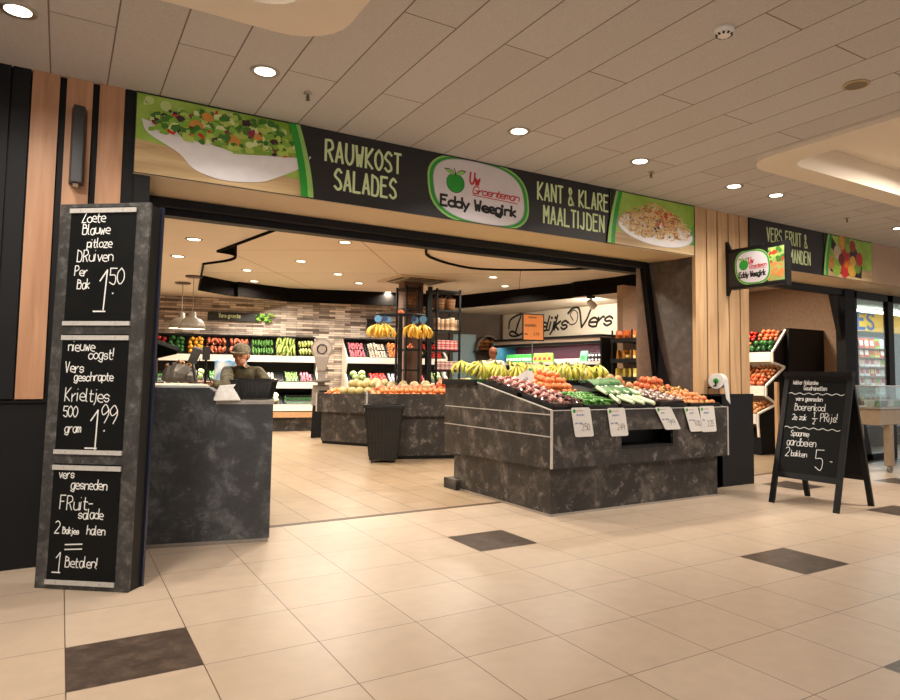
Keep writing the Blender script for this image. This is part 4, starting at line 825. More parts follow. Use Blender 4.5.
PURP = mk_pack(['#b89a90', '#8a5a66', '#d8cbb8', '#6a4450'], 'shallot_pack', .24, .1, 3); RADP = mk_pack(['#c8503c', '#d99a4a', '#e0c26a', '#b0303a'], 'apple_pack', .2, .14, 4)
srt = lambda rz=0: tuple((Matrix.Rotation(srot, 3, 'X') @ Matrix.Rotation(rz, 3, 'Z')).to_euler())
zlen = dict(A=.62, B=.62, C=.62, D=.62, E=.3); zone = dict(A=(3.68, 4.02), B=(4.06, 4.46), C=(4.5, 4.96), D=(5.0, 5.42), E=(5.46, 5.92))
for k, (c, lb) in enumerate((('A', 'left edge'), ('B', 'second column'), ('C', 'leek column'), ('D', 'onion column'), ('E', 'right end'))):
    x0, x1 = zone[c]; tray(lambda u, v, h, x0=x0: SP(x0+u, .05+v, h+.006), x1-x0, .5, .05, 'black tray on the lower slope of the stand, %s' % lb); tray(lambda u, v, h, x0=x0: SP(x0+u, .62+v, h+.006), x1-x0, zlen[c], .06, 'black tray on the upper slope of the stand, %s' % lb)
for i in range(2):
    for j in range(9):
        s_ = .1+j*.125; p = SP(3.765+i*.165, s_+rf.uniform(-.01, .01), .045+.01*(j > 3))
        if j < 2 and i == 1: CHER.put(p, srt(rf.uniform(-.3, .3)), label='film wrapped pack of dark cherries, %s from the front edge of the stand' % ORD[j], group='dark cherry packs')
        else: PINK.put(p, srt(rf.uniform(-.3, .3)), label='film wrapped pack of pinkish grapes, %s from the front in the %s row' % (ORD[j], ('outer left', 'inner')[i]), group='pink grape packs on the slope')
sticks('chilli', lambda u, v, h: SP(4.08+u, .08+v, .03+h), .37, .42, 'green pepper pod behind the second price card', 'green peppers on the stand', L=.1, w_=.045, heading=.5, tilt=srot, jit=.7)
def heap(kind, x0, x1, s0, s1, hmax, label, group, nl=4, nmax=90, s=1.0):
    P = fruit(kind); r = P.r*s; n = 0
    for l in range(nl):
        f = 1-l/nl*.75; cx, cs = (x0+x1)/2, (s0+s1)/2; W_, D_ = (x1-x0)*f, (s1-s0)*f; nx = max(1, int(W_/(2*r))); ny = max(1, int(D_/(2*r)))
        for i in range(nx):
            for j in range(ny):
                if n >= nmax: return
                P.put(SP(cx-W_/2+(i+.5)*W_/nx+rf.uniform(-.15, .15)*r, cs-D_/2+(j+.5)*D_/ny+rf.uniform(-.15, .15)*r, .012+l*hmax/nl), (rf.uniform(-.5, .5), rf.uniform(-.5, .5), rf.uniform(0, 6)), s*rf.uniform(.9, 1.08), posl(label, i, j, l), group); n += 1
heap('clementine', 4.06, 4.50, .66, 1.26, .2, 'orange clementine in the heap beside the leaning sign', 'clementines heaped on the stand', 4, 130)
heap('onion', 4.98, 5.36, .62, 1.16, .13, 'brown onion behind the shallot packs', 'brown onions on the stand', 3, 70, 1.25)
heap('red_apple', 5.36, 5.84, .58, .93, .17, 'red apple heaped at the stand upper right', 'red apples on the stand', 3, 80)
heap('pale_apple', 5.42, 5.92, .08, .52, .09, 'yellow red apple in the front right tray', 'yellow red apples on the stand', 3, 90)
for j in range(5):
    PURP.put(SP(5.12, .1+j*.1, .045), srt(.3+rf.uniform(-.2, .2)), label='film wrapped shallot pack in the left row, %s from the front edge' % ORD[j], group='shallot packs'); 
    PURP.put(SP(5.3, .14+j*.1, .04), srt(-.1+rf.uniform(-.2, .2)), label='film wrapped shallot pack in the right row, %s from the front edge' % ORD[j], group='shallot packs')
for j in range(4): RADP.put(SP(5.5+.13*j, .55+.05*(j % 2), .05), srt(rf.uniform(-.5, .5)), label='film wrapped pack of small red apples, %s from the left' % ORD[j], group='apple packs')
# leeks
LKW = FM('leek_white', '#dfe3c8', '#b9cf8a'); LKG = FM('leek_leaf', '#6d9460', '#41704a')
def mk_leek():
    t = TH('leek', '', 'leek'); r = random.Random(5); m = MB(); m.tube([(0, -.26, .022), (0, -.1, .022), (0, .02, .026)], 0, 8, rs=[.017, .019, .022]); m.build('stalk', LKW, t, local=True)
    for k in range(5):
        m = MB(); a = (k-2)*.13; P = []; n = 6
        for i in range(n+1): s = i/n; P.append((Vector((math.sin(a)*s*.34+(k-2.5)*.004, .02+math.cos(a)*s*.34, .028+.05*math.sin(s*2.4)-.05*s*s+.004*k)), .024*(1-.75*s)))
        vs = []
        for p, w_ in P: vs += [p+Vector((-w_/2, 0, .007)), p, p+Vector((w_/2, 0, .007))]
        m.add(vs, [(3*i+j, 3*i+j+1, 3*i+j+4, 3*i+j+3) for i in range(n) for j in (0, 1)], 0, True); o = m.build('leaf', LKG, t, local=True); o.modifiers.new('s', 'SOLIDIFY').thickness = .0025
    return t
LK = Proto(mk_leek)
for k in range(12):
    row = k//6; LK.put(SP(4.62+.066*(k % 6)+.03*row, .30+.28*row+rf.uniform(-.03, .03), .05+.035*row), srt(-.2+rf.uniform(-.35, .3)), rf.uniform(.9, 1.15), 'green and white leek in the %s row on the stand, %s from the left' % (('front', 'rear')[row], ORD[k % 6]), 'leeks on the stand')
# leaning price sign with green apple dot
t = TH('price_sign', 'white price sign with a green mark leaning against the clementine heap', 'price card', SP(4.1, 1.0, .1))
q = [onP(SP(4.05, 1.0, .1), (-.3, -1, .35), *p) for p in ((516, 377), (531, 367), (536, 383), (519, 393))]
nn = (q[1]-q[0]).cross(q[3]-q[0]).normalized()
if nn.y > 0: nn = -nn
m = MB(); m.prism(q, -nn*.004); m.build('card', PAPER, t)
m = MB(); m.disc(q[1]*.8+q[0]*.1+q[2]*.1+nn*.002, .017, nn, 0); m.build('green_mark', GREEN, t); m = MB(); U = (q[2]-q[3]).normalized(); V = (q[0]-q[3]).normalized()
write(m, q[3], U, V, '1.99', .03, .06, .05, .004, 1, .002); m.build('writing', [GREEN, GREYI], t)
# bananas
BANY = FM('banana_yellow_green', '#c4ae3e', '#96992f'); BANR = FM('banana_yellow', '#f0cc55', '#dfae3a'); STK = mat('banana_stem', '#6a6a2c', .6); BTIP = mat('banana_tip', '#4a3a20', .6)
def banana_mesh(m, a, lean, L=.2, flip=1):
    R_ = .15; P = []; rs = []; n = 8
    for i in range(n+1):
        s = i/n; th = s*L/R_; x = math.sin(th)*R_*.35+.02+s*lean; z = -s*L*.92; x += .05*math.sin(s*math.pi)*1.0
        P.append(Vector((x*math.cos(a), x*math.sin(a), z))); rs.append((.006, .012, .0165, .0185, .019, .0185, .017, .012, .005)[i])
    m.tube(P, 0, 7, 0, rs=rs); m.tube([Vector((0, 0, .015)), P[0], P[1]], .006, 5, 1); m.ball(P[-1], .006, n=6, m=4, mi=2)
def mk_bunch(skin, nb=6, fan=2.2):
    def mk():
        t = TH('banana_bunch', '', 'bananas'); m = MB(); m.ball((0, 0, .0), .02, (1.2, 1, 1), 8, 5); m.cyl((0, 0, 0), (0, 0, .03), .012, .01, 7); m.build('crown', STK, t, local=True)
        r = random.Random(nb)
        for k in range(nb):
            m = MB(); banana_mesh(m, -fan/2+fan*k/(nb-1), r.uniform(.02, .06), r.uniform(.18, .21)); m.build('banana', [skin, STK, BTIP], t, local=True)
        return t
    return Proto(mk)
BG = mk_bunch(BANY, 6, 2.6)
for row in range(3):
    for k in range(9):
        BG.put((3.76+k*.212+rf.uniform(-.04, .04)+.1*(row % 2), 2.06+row*.2, ZT+.175+rf.uniform(0, .03)+.015*row), (rf.uniform(-.35, .1), rf.uniform(-.5, .5), rf.uniform(-2.6, -.5)), rf.uniform(.9, 1.12), 'greenish yellow banana bunch, %s from the left in the %s row on the mat' % (ORD[k], ('front', 'middle', 'rear')[row]), 'green banana bunches on the stand')
# orange price sign on a post
t = TH('price_sign', 'orange price sign in a black frame on a post above the bananas', 'price sign', (4.53, 2.2, ZT+.03))
m = MB(); m.cyl((4.53, 2.2, ZT+.03), (4.53, 2.2, 1.65), .006, n=8); m.cyl((4.53, 2.2, ZT+.03), (4.53, 2.2, ZT+.04), .05, n=16); m.build('post', STEEL, t)
m = MB(); sx = Vector((math.cos(-.2), math.sin(-.2), 0)); sy = Vector((0.2, .98, 0)); O = Vector((4.39, 2.2, 1.645))
m.hexa([O, O+sx*.275, O+sx*.275+sy*.012, O+sy*.012], [v+Vector((0, 0, .315)) for v in (O, O+sx*.275, O+sx*.275+sy*.012, O+sy*.012)]); m.build('frame', BLACK, t, bevel=.003)
m = MB(); Q = O-sy*.002; a, b = Q+sx*.014+BZ*.014, Q+sx*.261+BZ*.301; m.add([a, Q+sx*.261+BZ*.014, b, Q+sx*.014+BZ*.301], [(0, 1, 2, 3)])
c_ = m.build('card', mat('orange_card', '#f79a50', .6, var=.05), t)
m = MB()
for s, x, z, h in (('TIJDELIJK', .07, .262, .018), ('BANANEN', .03, .165, .026), ('kilo', .03, .07, .018), ('1.79', .14, .062, .032)): write(m, Q-sy*.001, sx, BZ, s, x, z, h, .004, 0, .001)
m.build('writing', mat('brown_ink', '#4a2417', .6), t)
# roll of bags
t = TH('bag_roll_holder', 'white roll of plastic bags on a black holder at the right end of the stand', 'bag roll', (6.2, 1.1, 1.06))
c0 = onY(.93, 716, 381); ax = Vector((.85, .42, 0)).normalized()
m = MB(); m.cyl(c0, c0+ax*.22, .085, .085, 26); m.build('roll', mat('bag_film_white', '#e4e2df', .35, var=.05), t)
m = MB(); m.cyl(c0-ax*.012, c0, .03, .03, 14); m.build('core', GREEN, t)
e = c0+ax*.11
m = MB(); sd = Vector((ax.y, -ax.x, 0)); m.hexa([c0+sd*.083, c0+ax*.22+sd*.083, c0+ax*.22+sd*.078, c0+sd*.078], [c0+ax*.1+sd*.09+BZ*-.2, c0+ax*.25+sd*.1-BZ*.26, c0+ax*.25+sd*.095-BZ*.26, c0+ax*.1+sd*.085-BZ*.2]); m.build('hanging_bag', mat('bag_film_white', '#e4e2df', .35), t)
m = MB(); m.tube([c0+ax*-.02, c0+ax*-.02+Vector((0, 0, -.05)), Vector((c0.x+.03, 1.09, 1.12)), Vector((c0.x+.03, 1.09, 1.06))], .009, 6); m.tube([c0-ax*.03, c0+ax*.24], .008, 6); m.build('bracket', BLACK, t)
# ================================================================== ISLANDS INSIDE
def island(nm, label, P0, dr, L, dep_, z0, z1, ov, trimx=None):
    dr = Vector((dr[0], dr[1], 0)).normalized(); nn = Vector((-dr.y, dr.x, 0)); P0 = Vector((P0[0], P0[1], 0))
    t = TH(nm, label, 'produce stand', P0+dr*L/2+nn*dep_/2)
    def K(u, d, z): return P0+dr*u+nn*d+BZ*z
    def kb(mb, u0, u1, d0, d1, a, b): mb.hexa([K(u0, d0, a), K(u1, d0, a), K(u1, d1, a), K(u0, d1, a)], [K(u0, d0, b), K(u1, d0, b), K(u1, d1, b), K(u0, d1, b)])
    m = MB(); kb(m, 0, L, 0, dep_, .05, z0); m.build('base', STONE, t)
    m = MB(); kb(m, .01, L-.01, .02, dep_-.02, 0, .05); m.build('plinth', BLACK, t)
    m = MB(); kb(m, -ov, L+ov, -ov, dep_+ov, z0, z1-.09); kb(m, -ov, L+ov, -ov, -ov+.03, z1-.09, z1); kb(m, -ov, -ov+.03, -ov, dep_+ov, z1-.09, z1); kb(m, L+ov-.03, L+ov, -ov, dep_+ov, z1-.09, z1); kb(m, -ov, L+ov, dep_+ov-.03, dep_+ov, z1-.09, z1); m.build('upper_box', STONE, t)
    m = MB(); kb(m, -ov-.004, -ov+.022, -ov-.006, -ov, z0, z1); m.build('corner_trim', ALUR, t)
    return K
KB = island('fruit_island', 'dark slate fruit island behind the tall black shopping basket', (3.80, 5.22), (.93, -.36), 1.9, 1.3, .63, .96, .06)
KA = island('fruit_island', 'dark slate melon island further back beside the old scale', (3.94, 7.81), (.496, -.868), 1.3, 1.15, .57, .90, .07)
def area_fn(K, u0, v0, z): return lambda u, v, h: K(u0+u, v0+v, z+h+.16*v)
pile('clementine', area_fn(KB, 0.0, .0, .90), 1.35, .3, 'orange along the front of the fruit island', 'oranges along the island front', 2, 1.05, 90, s=1.15)
pile('red_apple', area_fn(KB, .95, .1, .93), .75, .6, 'red apple at the fruit island right end', 'red apples on the island', 3, 1.05, 110, s=1.1)
pile('peach', area_fn(KB, .0, .32, .93), .9, .3, 'rosy peach on the fruit island', 'peaches on the island', 2, 1.1, 60)
pile('pale_apple', area_fn(KB, 1.72, .05, .9), .15, .6, 'pale apple at the far right end of the fruit island', 'pale apples on the island', 2, 1.1, 60)
pile('melon', area_fn(KB, .05, .66, .93), .95, .5, 'netted melon beside the banana stand pole', 'netted melons around the banana pole', 1, 1.05, 20)
pile('yellow_melon', area_fn(KB, 1.45, .85, 1.02), .3, .25, 'large yellow melon beside the shelf column', None, 1, 1, 1)
pile('carrot' if 0 else 'clementine', area_fn(KA, 0, 0, .84), .35, .5, 'orange at the left corner of the melon island', 'oranges on the melon island', 2, 1.05, 40)
pile('galia_melon', area_fn(KA, .33, .03, .86), .9, .55, 'round netted melon heaped on the melon island', 'melons on the melon island', 2, 1.0, 40)
# hand baskets stack in front of the island
bc = onZ(0, 388, 463); t0 = None
BK = mat('basket_black_plastic', '#141312', .45)
def mk_basket():
    t = TH('shopping_basket', '', 'shopping basket'); m = MB(); a, b, A_, B_ = .155, .115, .195, .155; h = .22
    for i in range(14):
        z0, z1 = h*i/14, h*(i+.62)/14
        def rg(z): f = z/h; x = a+(A_-a)*f; y = b+(B_-b)*f; return [Vector((-x, -y, z)), Vector((x, -y, z)), Vector((x, y, z)), Vector((-x, y, z))]
        L0, L1 = rg(z0), rg(z1)
        for k in range(4):
            p, q, r, s = L0[k], L0[(k+1) % 4], L1[(k+1) % 4], L1[k]; inn = -((p+q)/2); inn.z = 0; inn = inn.normalized()*.004; m.hexa([p, q, q+inn, p+inn], [s, r, r+inn, s+inn])
    for k in range(13):
        f = -1+2*k/12
        for sg in (-1, 1): m.bar((f*a, sg*b, 0), (f*A_, sg*B_, h), .006, .006, up=(0, 1, 0)); m.bar((sg*a, f*b, 0), (sg*A_, f*B_, h), .006, .006, up=(1, 0, 0))
    m.box((-a, -b, 0), (a, b, .005)); m.build('body', BK, t, local=True)
    m = MB()
    R_ = [(-A_, -B_), (A_, -B_), (A_, B_), (-A_, B_)]
    for k in range(4): p, q = R_[k], R_[(k+1) % 4]; m.bar((p[0], p[1], h), (q[0], q[1], h), .02, .02)
    m.build('rim', BK, t, local=True)
    m = MB(); m.tube([(-A_, 0, h), (-A_+.01, -.06, h+.02), (-.1, -.13, h+.02), (.1, -.13, h+.02), (A_-.01, -.06, h+.02), (A_, 0, h)], .008, 6); m.build('handle', BK, t, local=True); return t
BS = Proto(mk_basket)
t = TH('shopping_trolley_basket', 'tall black ribbed plastic trolley basket standing before the fruit island', 'shopping basket', (bc.x, bc.y+.16, 0))
ca, sa_ = math.cos(-.5), math.sin(-.5)
def TB(x, y, z): return Vector((bc.x+x*ca-y*sa_, bc.y+.16+x*sa_+y*ca, z))
def ring_(z): f = z/.78; x = .185+.075*f; y = .13+.06*f; return [TB(-x, -y, z), TB(x, -y, z), TB(x, y, z), TB(-x, y, z)]
m = MB(); L0, L1 = ring_(.04), ring_(.78)
for k in range(4):
    p, q, r, s_ = L0[k], L0[(k+1) % 4], L1[(k+1) % 4], L1[k]; inn = -((p+q)/2-Vector((bc.x, bc.y+.16, .04))).normalized()*.008; m.hexa([p, q, q+inn, p+inn], [s_, r, r+inn, s_+inn])
m.hexa([*ring_(.04)], [v+BZ*.01 for v in ring_(.04)]); m.build('body', BK, t)
m = MB()
for k in range(4):
    L0, L1 = ring_(.09), ring_(.72)
    for j in range(9):
        f = (j+.5)/9; m.bar(L0[k].lerp(L0[(k+1) % 4], f), L1[k].lerp(L1[(k+1) % 4], f), .02, .014, up=(ca, sa_, 0) if k % 2 else (-sa_, ca, 0))
m.build('rib', BK, t)
m = MB(); L1 = ring_(.79)
for k in range(4): m.bar(L1[k], L1[(k+1) % 4], .04, .045)
for z in (.3, .52):
    L1 = ring_(z)
    for k in range(4): m.bar(L1[k], L1[(k+1) % 4], .022, .022)
m.build('rim', BK, t)
for sx_ in (-1, 1):
    m = MB(); m.cyl(TB(sx_*.15, -.1, .03), TB(sx_*.17, -.1, .03), .03, n=12); m.build('wheel', BK, t)
# banana tree
bp = KB(.45, 1.02, .9); bp = Vector((4.62, 6.0, .88))
t = TH('banana_stand', 'black pole stand with hooks for hanging yellow bananas on the fruit island', 'banana stand', bp)
m = MB(); m.cyl(bp, bp+BZ*1.36, .04, .035, 12); m.build('pole', BLACK, t)
m = MB(); m.cyl(bp, bp+BZ*.03, .2, .18, 20); m.build('foot', BLACK, t)
zr = 2.22; m = MB(); r0 = Vector((.86, -.5, 0)); r1 = Vector((.5, .86, 0)); m.tube([bp+Vector((0, 0, zr-bp.z))+(r0*.40*math.cos(a*.2094*1.5)+r1*.2*math.sin(a*.2094*1.5)) for a in range(20)], .012, 6, closed=True); m.bar((bp.x, bp.y, zr)-0*r0 if 0 else Vector((bp.x, bp.y, zr))-r0*.40, Vector((bp.x, bp.y, zr))+r0*.40, .02, .02); m.build('ring', BLACK, t)
m = MB(); m.ball(bp+BZ*1.38, .05, n=10, m=7); m.build('finial', mat('orange_knob', '#c8622c', .5), t)
BY = mk_bunch(BANR, 6, 5.0)
tagm = mat('blue_tag', '#5f93bd', .4); dots = mat('dark_blue_tag', '#33486a', .4)
for k in range(10):
    a = math.radians((125, 150, 175, 202, 232, 303, 335, 2, 30, 58)[k]); p = Vector((bp.x, bp.y, zr))+r0*.40*math.cos(a)+r1*.2*math.sin(a)
    BY.put(p+Vector((0, 0, -.17)), (rf.uniform(-.15, .15), rf.uniform(-.15, .15), rf.uniform(0, 6)), 1.08, 'ripe yellow banana bunch hanging %s of the black stand pole, %s one' % (('left', 'right')[k > 4], ORD[k % 5]), 'hanging yellow banana bunches')
    m = MB(); m.disc(p+Vector((0, -.03, -.075)), .045 if k % 3 else .06, (-.5, -.86, 0), 0, 12); m.disc(p+Vector((0.004, -.022, -.075)), .045 if k % 3 else .06, (.5, .86, 0), 0, 12); m.tube([p, p+Vector((0, 0, -.19))], .003, 4, 0)
    m.build('hanging_tag', dots if k % 3 else tagm, label='round blue tag hanging %s of the banana stand pole, %s one' % (('left', 'right')[k > 4], ORD[k % 5]), cat='tag', group='blue tags above the hanging bananas')
# ================================================================== SHELF COLUMN
YR = 8.0; rx = lambda px: onY(YR, px, 330).x; rz_ = lambda py, px=448: onY(YR, px, py).z
t = TH('shelving_rack', 'tall black metal shelf column with wicker baskets on top', 'shelving', (rx(433), YR+.2, 0))
top = rz_(289); zs = [rz_(310), rz_(330), rz_(350), rz_(370), .75, .35]
for px, dy in ((406.5, 0), (419.5, 0), (437, 0), (460, 0), (406.5, .45), (460, .45), (437, .45)):
    m = MB(); m.box((rx(px)-.018, YR+dy, 0), (rx(px)+.018, YR+dy+.036, top)); m.build('post', BLACK, t)
for z in zs+[top-.03]:
    for a_, b_ in ((406, 420), (436, 461)):
        m = MB(); m.box((rx(a_), YR, z-.035), (rx(b_), YR+.48, z)); m.build('shelf', BLACK, t)
m = MB(); m.box((rx(420), YR-.04, 0), (rx(427), YR+.4, .01)) if 0 else None; m.box((rx(417), YR+.6, 0), (rx(436), YR+.9, ZU)); m.build('wall_column', mat('pinkish_brown_column', '#80604f', .7), **S)
m = MB(); m.box((rx(429), YR, 0), (rx(432), YR+.08, top+.02)); m.build('dark_upright', BLACK, t)
WK = mat('wicker', '#9a6c40', .7, nscale=60, var=.45, bump=.6)
def mk_wicker():
    t = TH('wicker_basket', '', 'basket'); m = MB(); m.lathe([(0, 0), (.13, 0), (.16, .24), (.15, .24), (.12, .02), (0, .02)], n=18)
    m.build('body', WK, t, local=True); m = MB()
    for z, r in ((.06, .142), (.12, .15), (.18, .156), (.24, .163)): m.tube([(r*math.cos(.35*i), r*math.sin(.35*i), z) for i in range(18)], .008, 5, closed=True)
    m.build('woven_band', mat('wicker_dark', '#6f4826', .7), t, local=True)
    m = MB(); m.tube([(.15*math.cos(math.pi*i/8), 0, .24+.08*math.sin(math.pi*i/8)) for i in range(9)], .008, 5); m.build('handle', WK, t, local=True); return t
WB = Proto(mk_wicker)
for px, lb in ((413, 'on the left bay top of the shelf column'), (443, 'left of the pair on the right bay top'), (453.5, 'right of the pair on the right bay top')): WB.put((rx(px), YR+.2, zs[0]), (0, 0, .4), (.85, .85, 1), 'brown wicker basket '+lb)
def jar(nm, mats, r, h, lidh=.02):
    def mk():
        t = TH(nm, '', nm); m = MB(); m.cyl((0, 0, 0), (0, 0, h-lidh), r, r, 12); m.build('body', mats[0], t, local=True); m = MB(); m.cyl((0, 0, h-lidh), (0, 0, h), r*1.02, r*.95, 12); m.build('lid', mats[1], t, local=True)
        m = MB(); m.cyl((0, 0, h*.25), (0, 0, h*.6), r*1.01, r*1.01, 12, caps=False); m.build('paper_label', mats[2], t, local=True); return t
    return Proto(mk)
POU = jar('canister', (mat('beige_canister', '#c9a986', .6), mat('canister_lid', '#e0cdb4', .5), mat('canister_label', '#9a7858', .6)), .065, .24); PNK = jar('pot', (mat('pink_pot', '#c94a52', .5), mat('pink_lid', '#e3a8a0', .5), mat('pot_label', '#e8c0b8', .5)), .055, .1); PN2 = jar('tin', (mat('rose_tin', '#b8646a', .5), mat('cream_lid', '#dcc4b4', .5), mat('tin_label', '#e6d6cc', .5)), .052, .09)
for i, px in enumerate((439.5, 444, 449, 454, 458.5)): POU.put((rx(px), YR+.12, zs[1]), (0, 0, i), rf.uniform(.9, 1.1), 'beige canister on the shelf column, %s from the left' % ORD[i], 'beige canisters')
for i, px in enumerate((440, 444.5, 449, 453.5, 458)):
    for l in range(2): PNK.put((rx(px), YR+.1, zs[2]+.1*l), (0, 0, i), 1, 'pink pot on the shelf column, %s from the left in the %s layer' % (ORD[i], ('lower', 'upper')[l]), 'pink pots'); PN2.put((rx(px), YR+.1, zs[3]+.09*l), (0, 0, i), 1, 'rose tin with cream lid, %s from the left in the %s layer' % (ORD[i], ('lower', 'upper')[l]), 'rose tins')
pile('red_apple', lambda u, v, h: Vector((rx(407)+.03+u, YR+.05+v, zs[2]+.0+h)), .22, .2, 'red apple on the left bay of the shelf column', 'red apples on the shelf column', 2)
# ================================================================== OLD WEIGHING SCALE
cs = onY(9.0, 322, 349); bx, by = cs.x, cs.y
GS = mat('scale_grey_enamel', '#9b9086', .35, .3); t = TH('weighing_scale', 'large old grey weighing scale with round dial between the back shelves', 'scale', (bx, by, 0))
vw = (CAM-cs); vw.z = 0; vw.normalize()
m = MB(); m.cyl(cs-vw*.09, cs+vw*.05, .21, .21, 28); m.build('dial_housing', GS, t); m = MB(); m.cyl(cs+vw*.05, cs+vw*.06, .175, .175, 28); m.build('dial_face', mat('dial_face', '#b9aea2', .3), t)
m = MB(); m.tube([cs+vw*.066+(BZ*math.cos(.42*i)+BZ.cross(vw)*math.sin(.42*i))*.09 for i in range(15)], .016, 6, closed=True); m.bar(cs+vw*.068-BZ*.02, cs+vw*.068+BZ*.13+BZ.cross(vw)*.04, .012, .004); m.build('dial_pointer', mat('dial_dark', '#3b332e', .4), t)
bd = Vector((bx, by, 0)); sd = BZ.cross(vw)
m = MB()
for z0, w0, z1, w1 in ((.62, .36, 1.02, .32), (1.02, .14, 1.3, .16), (1.3, .16, 1.6, .3)):
    m.hexa([bd+sd*a*w0/2+vw*b*.1+BZ*z0 for a, b in ((-1, 1), (1, 1), (1, -1), (-1, -1))], [bd+sd*a*w1/2+vw*b*.08+BZ*z1 for a, b in ((-1, 1), (1, 1), (1, -1), (-1, -1))])
m.build('pedestal', GS, t, bevel=.01)
m = MB(); m.hexa([bd+sd*a*.17+vw*b*.17 for a, b in ((-1, 1), (1, 1), (1, -1), (-1, -1))], [bd+sd*a*.15+vw*b*.15+BZ*.62 for a, b in ((-1, 1), (1, 1), (1, -1), (-1, -1))]); m.build('foot', BLACKP, t)
m = MB(); m.lathe([(0, 1.06), (.17, 1.08), (.2, 1.12), (.19, 1.12), (.15, 1.095), (0, 1.08)], bd+vw*.1, 20); m.build('pan', STEEL, t)
m = MB(); m.box((bx-.08, by-.17, .78), (bx+.08, by-.12, .92)); m.build('display', INK, t)
# ================================================================== BACK WALL SHELVES
def shelf_unit(nm, label, u0, u1, tiers, base=.42):
    t = TH(nm, label, 'produce shelf', BW((u0+u1)/2, .5, 0))
    def wb(mb, ua, ub, da, db, za, zb_, zc=None, zd=None):
        zc = za if zc is None else zc; zd = zb_ if zd is None else zd
        mb.hexa([BW(ua, da, za), BW(ub, da, za), BW(ub, db, zc), BW(ua, db, zc)], [BW(ua, da, zb_), BW(ub, da, zb_), BW(ub, db, zd), BW(ua, db, zd)])
    m = MB(); wb(m, u0, u1, .05, 1.0, .0, .3); m.build('base', STONE, t)
    m = MB(); wb(m, u0, u1, .05, 1.12, .3, base); m.build('bumper', mat('pale_wood_bumper', '#c99c70', .5), t)
    m = MB(); wb(m, u0, u1, .0, .06, .3, 2.05); m.build('back_panel', mat('shelf_back_dark', '#2e2a24', .6), t)
    for (zf, df, zb2, db_) in tiers:
        m = MB(); wb(m, u0, u1, df-.02, df+.03, zf-.11, zf+.03); r_ = m.build('shelf_front', CREAM, t)
        m = MB(); wb(m, u0, u1, db_, df, zb2-.02, zb2, zf-.05, zf-.03); m.build('shelf_board', TRAY, t)
        o = area('shelf_lamp', BW((u0+u1)/2, df-.12, zf-.14), u1-u0, 9*(u1-u0), (1, .93, .82), rot=(0, 0, aw), shape='RECTANGLE', sy=.06, spread=150)
    for u in (u0-.02, u1):
        P = [(.0, .3), (1.12, .3), (1.12, .5)]
        for (zf, df, zb2, db_) in tiers[::-1]: P += [(df+.03, zf-.11), (df+.03, zf+.03), (db_+.25, zb2-.02)] if 0 else [(df+.02, zf-.1), (df+.03, zf+.03), (df-.33, zf+.22)]
        P += [(.0, 2.06)]
        m = MB(); m.prism([BW(u, d, z) for d, z in P], BA*.02); m.build('end_panel', CREAM, t)
    m = MB(); wb(m, u0, u1, .0, .3, 2.06, 2.09); m.build('top_board', TRAY, t)
T3 = [(1.60, .78, 1.98, .12), (1.03, .95, 1.3, .2), (.55, 1.1, .8, .3)]
shelf_unit('produce_shelf', 'long tiered produce shelf below the green vegetable sign on the stone wall', -1.8, 3.28, T3); shelf_unit('produce_shelf', 'tiered produce shelf behind the fruit islands, right of the old scale', 3.95, 6.3, T3)
def crlab(label, k):
    a, b = label.split(' in the ', 1) if ' in the ' in label else label.split(' on the ', 1); return 'crate of '+a+'s, '+k.get('tag', '')+b
def crate_on(tier, half, u, W_, kind, label, group, long_=False, **k):
    zf, df, zb2, db_ = T3[tier]; D_ = .31 if tier == 0 else .5; v0 = 0.0 if half == 0 else .33
    sl = math.atan2(zb2-zf+.04, df-db_); dv = Vector((0, 0, math.sin(sl)))-BN*math.cos(sl); nn = dv.cross(BA); nn = nn if nn.z > 0 else -nn
    O = BW(u, df-.02, zf-.01)+nn*.01
    fn = lambda a, b, h: O+BA*a+dv*(v0+b)+nn*h
    tray(fn, W_-.02, D_, .05, crlab(label, k), group=group+' crates')
    f2 = lambda a, b, h: fn(a+.01, b+.01, h+.012)
    if long_: sticks(kind, f2, W_-.05, D_-.02, label, group, tilt=sl, heading=math.pi/2+aw+(k.get('hd', 0)), L=k.get('L', .2), w_=k.get('w_', .05), layers=k.get('layers', 2), jit=k.get('jit', .2), nmax=30)
    else: pile(kind, f2, W_-.03, D_-.02, label, group, k.get('layers', 2), 1.08, 30)
cw = .44
row1 = [(-.1, 'red_pepper', 0), (.32, 'green_pepper', 0), (.74, 'yellow_pepper', 0)]
for h in (0, 1):
    nmh = ('front', 'rear')[h]
    crate_on(0, h, -.25, .42, 'red_pepper', 'red bell pepper in the %s crate at the left of the top tier' % nmh, 'red peppers, %s crate' % nmh)
    crate_on(0, h, .2, .36, 'green_pepper', 'green bell pepper in the %s top crate beside the yellow ones' % nmh, 'green peppers, %s crate' % nmh)
    crate_on(0, h, .57, .36, 'yellow_pepper', 'yellow bell pepper in the %s crate of the top tier' % nmh, 'yellow peppers, %s crate' % nmh)
    for k in range(2): crate_on(0, h, .95+k*.46, .44, 'sweet_potato', 'reddish sweet potato in the %s crates of the top tier' % nmh, 'sweet potatoes, %s row' % nmh, True, w_=.075, jit=.5, L=.15, tag=('left one of the ', 'right one of the ')[k])
    crate_on(0, h, 1.88, .5, 'courgette', 'green courgette in the %s crate of the top tier' % nmh, 'courgettes, %s crate' % nmh, True, w_=.055)
    crate_on(0, h, 2.4, .46, 'celery', 'pale green celery stick in the %s crate of the top tier' % nmh, 'celery, %s crate' % nmh, True, w_=.06, L=.3, layers=3)
    crate_on(0, h, 2.87, .38, 'chicory', 'yellow green chicory head in the %s crate at the shelf end' % nmh, 'chicory, %s crate' % nmh, True, w_=.065, L=.16)
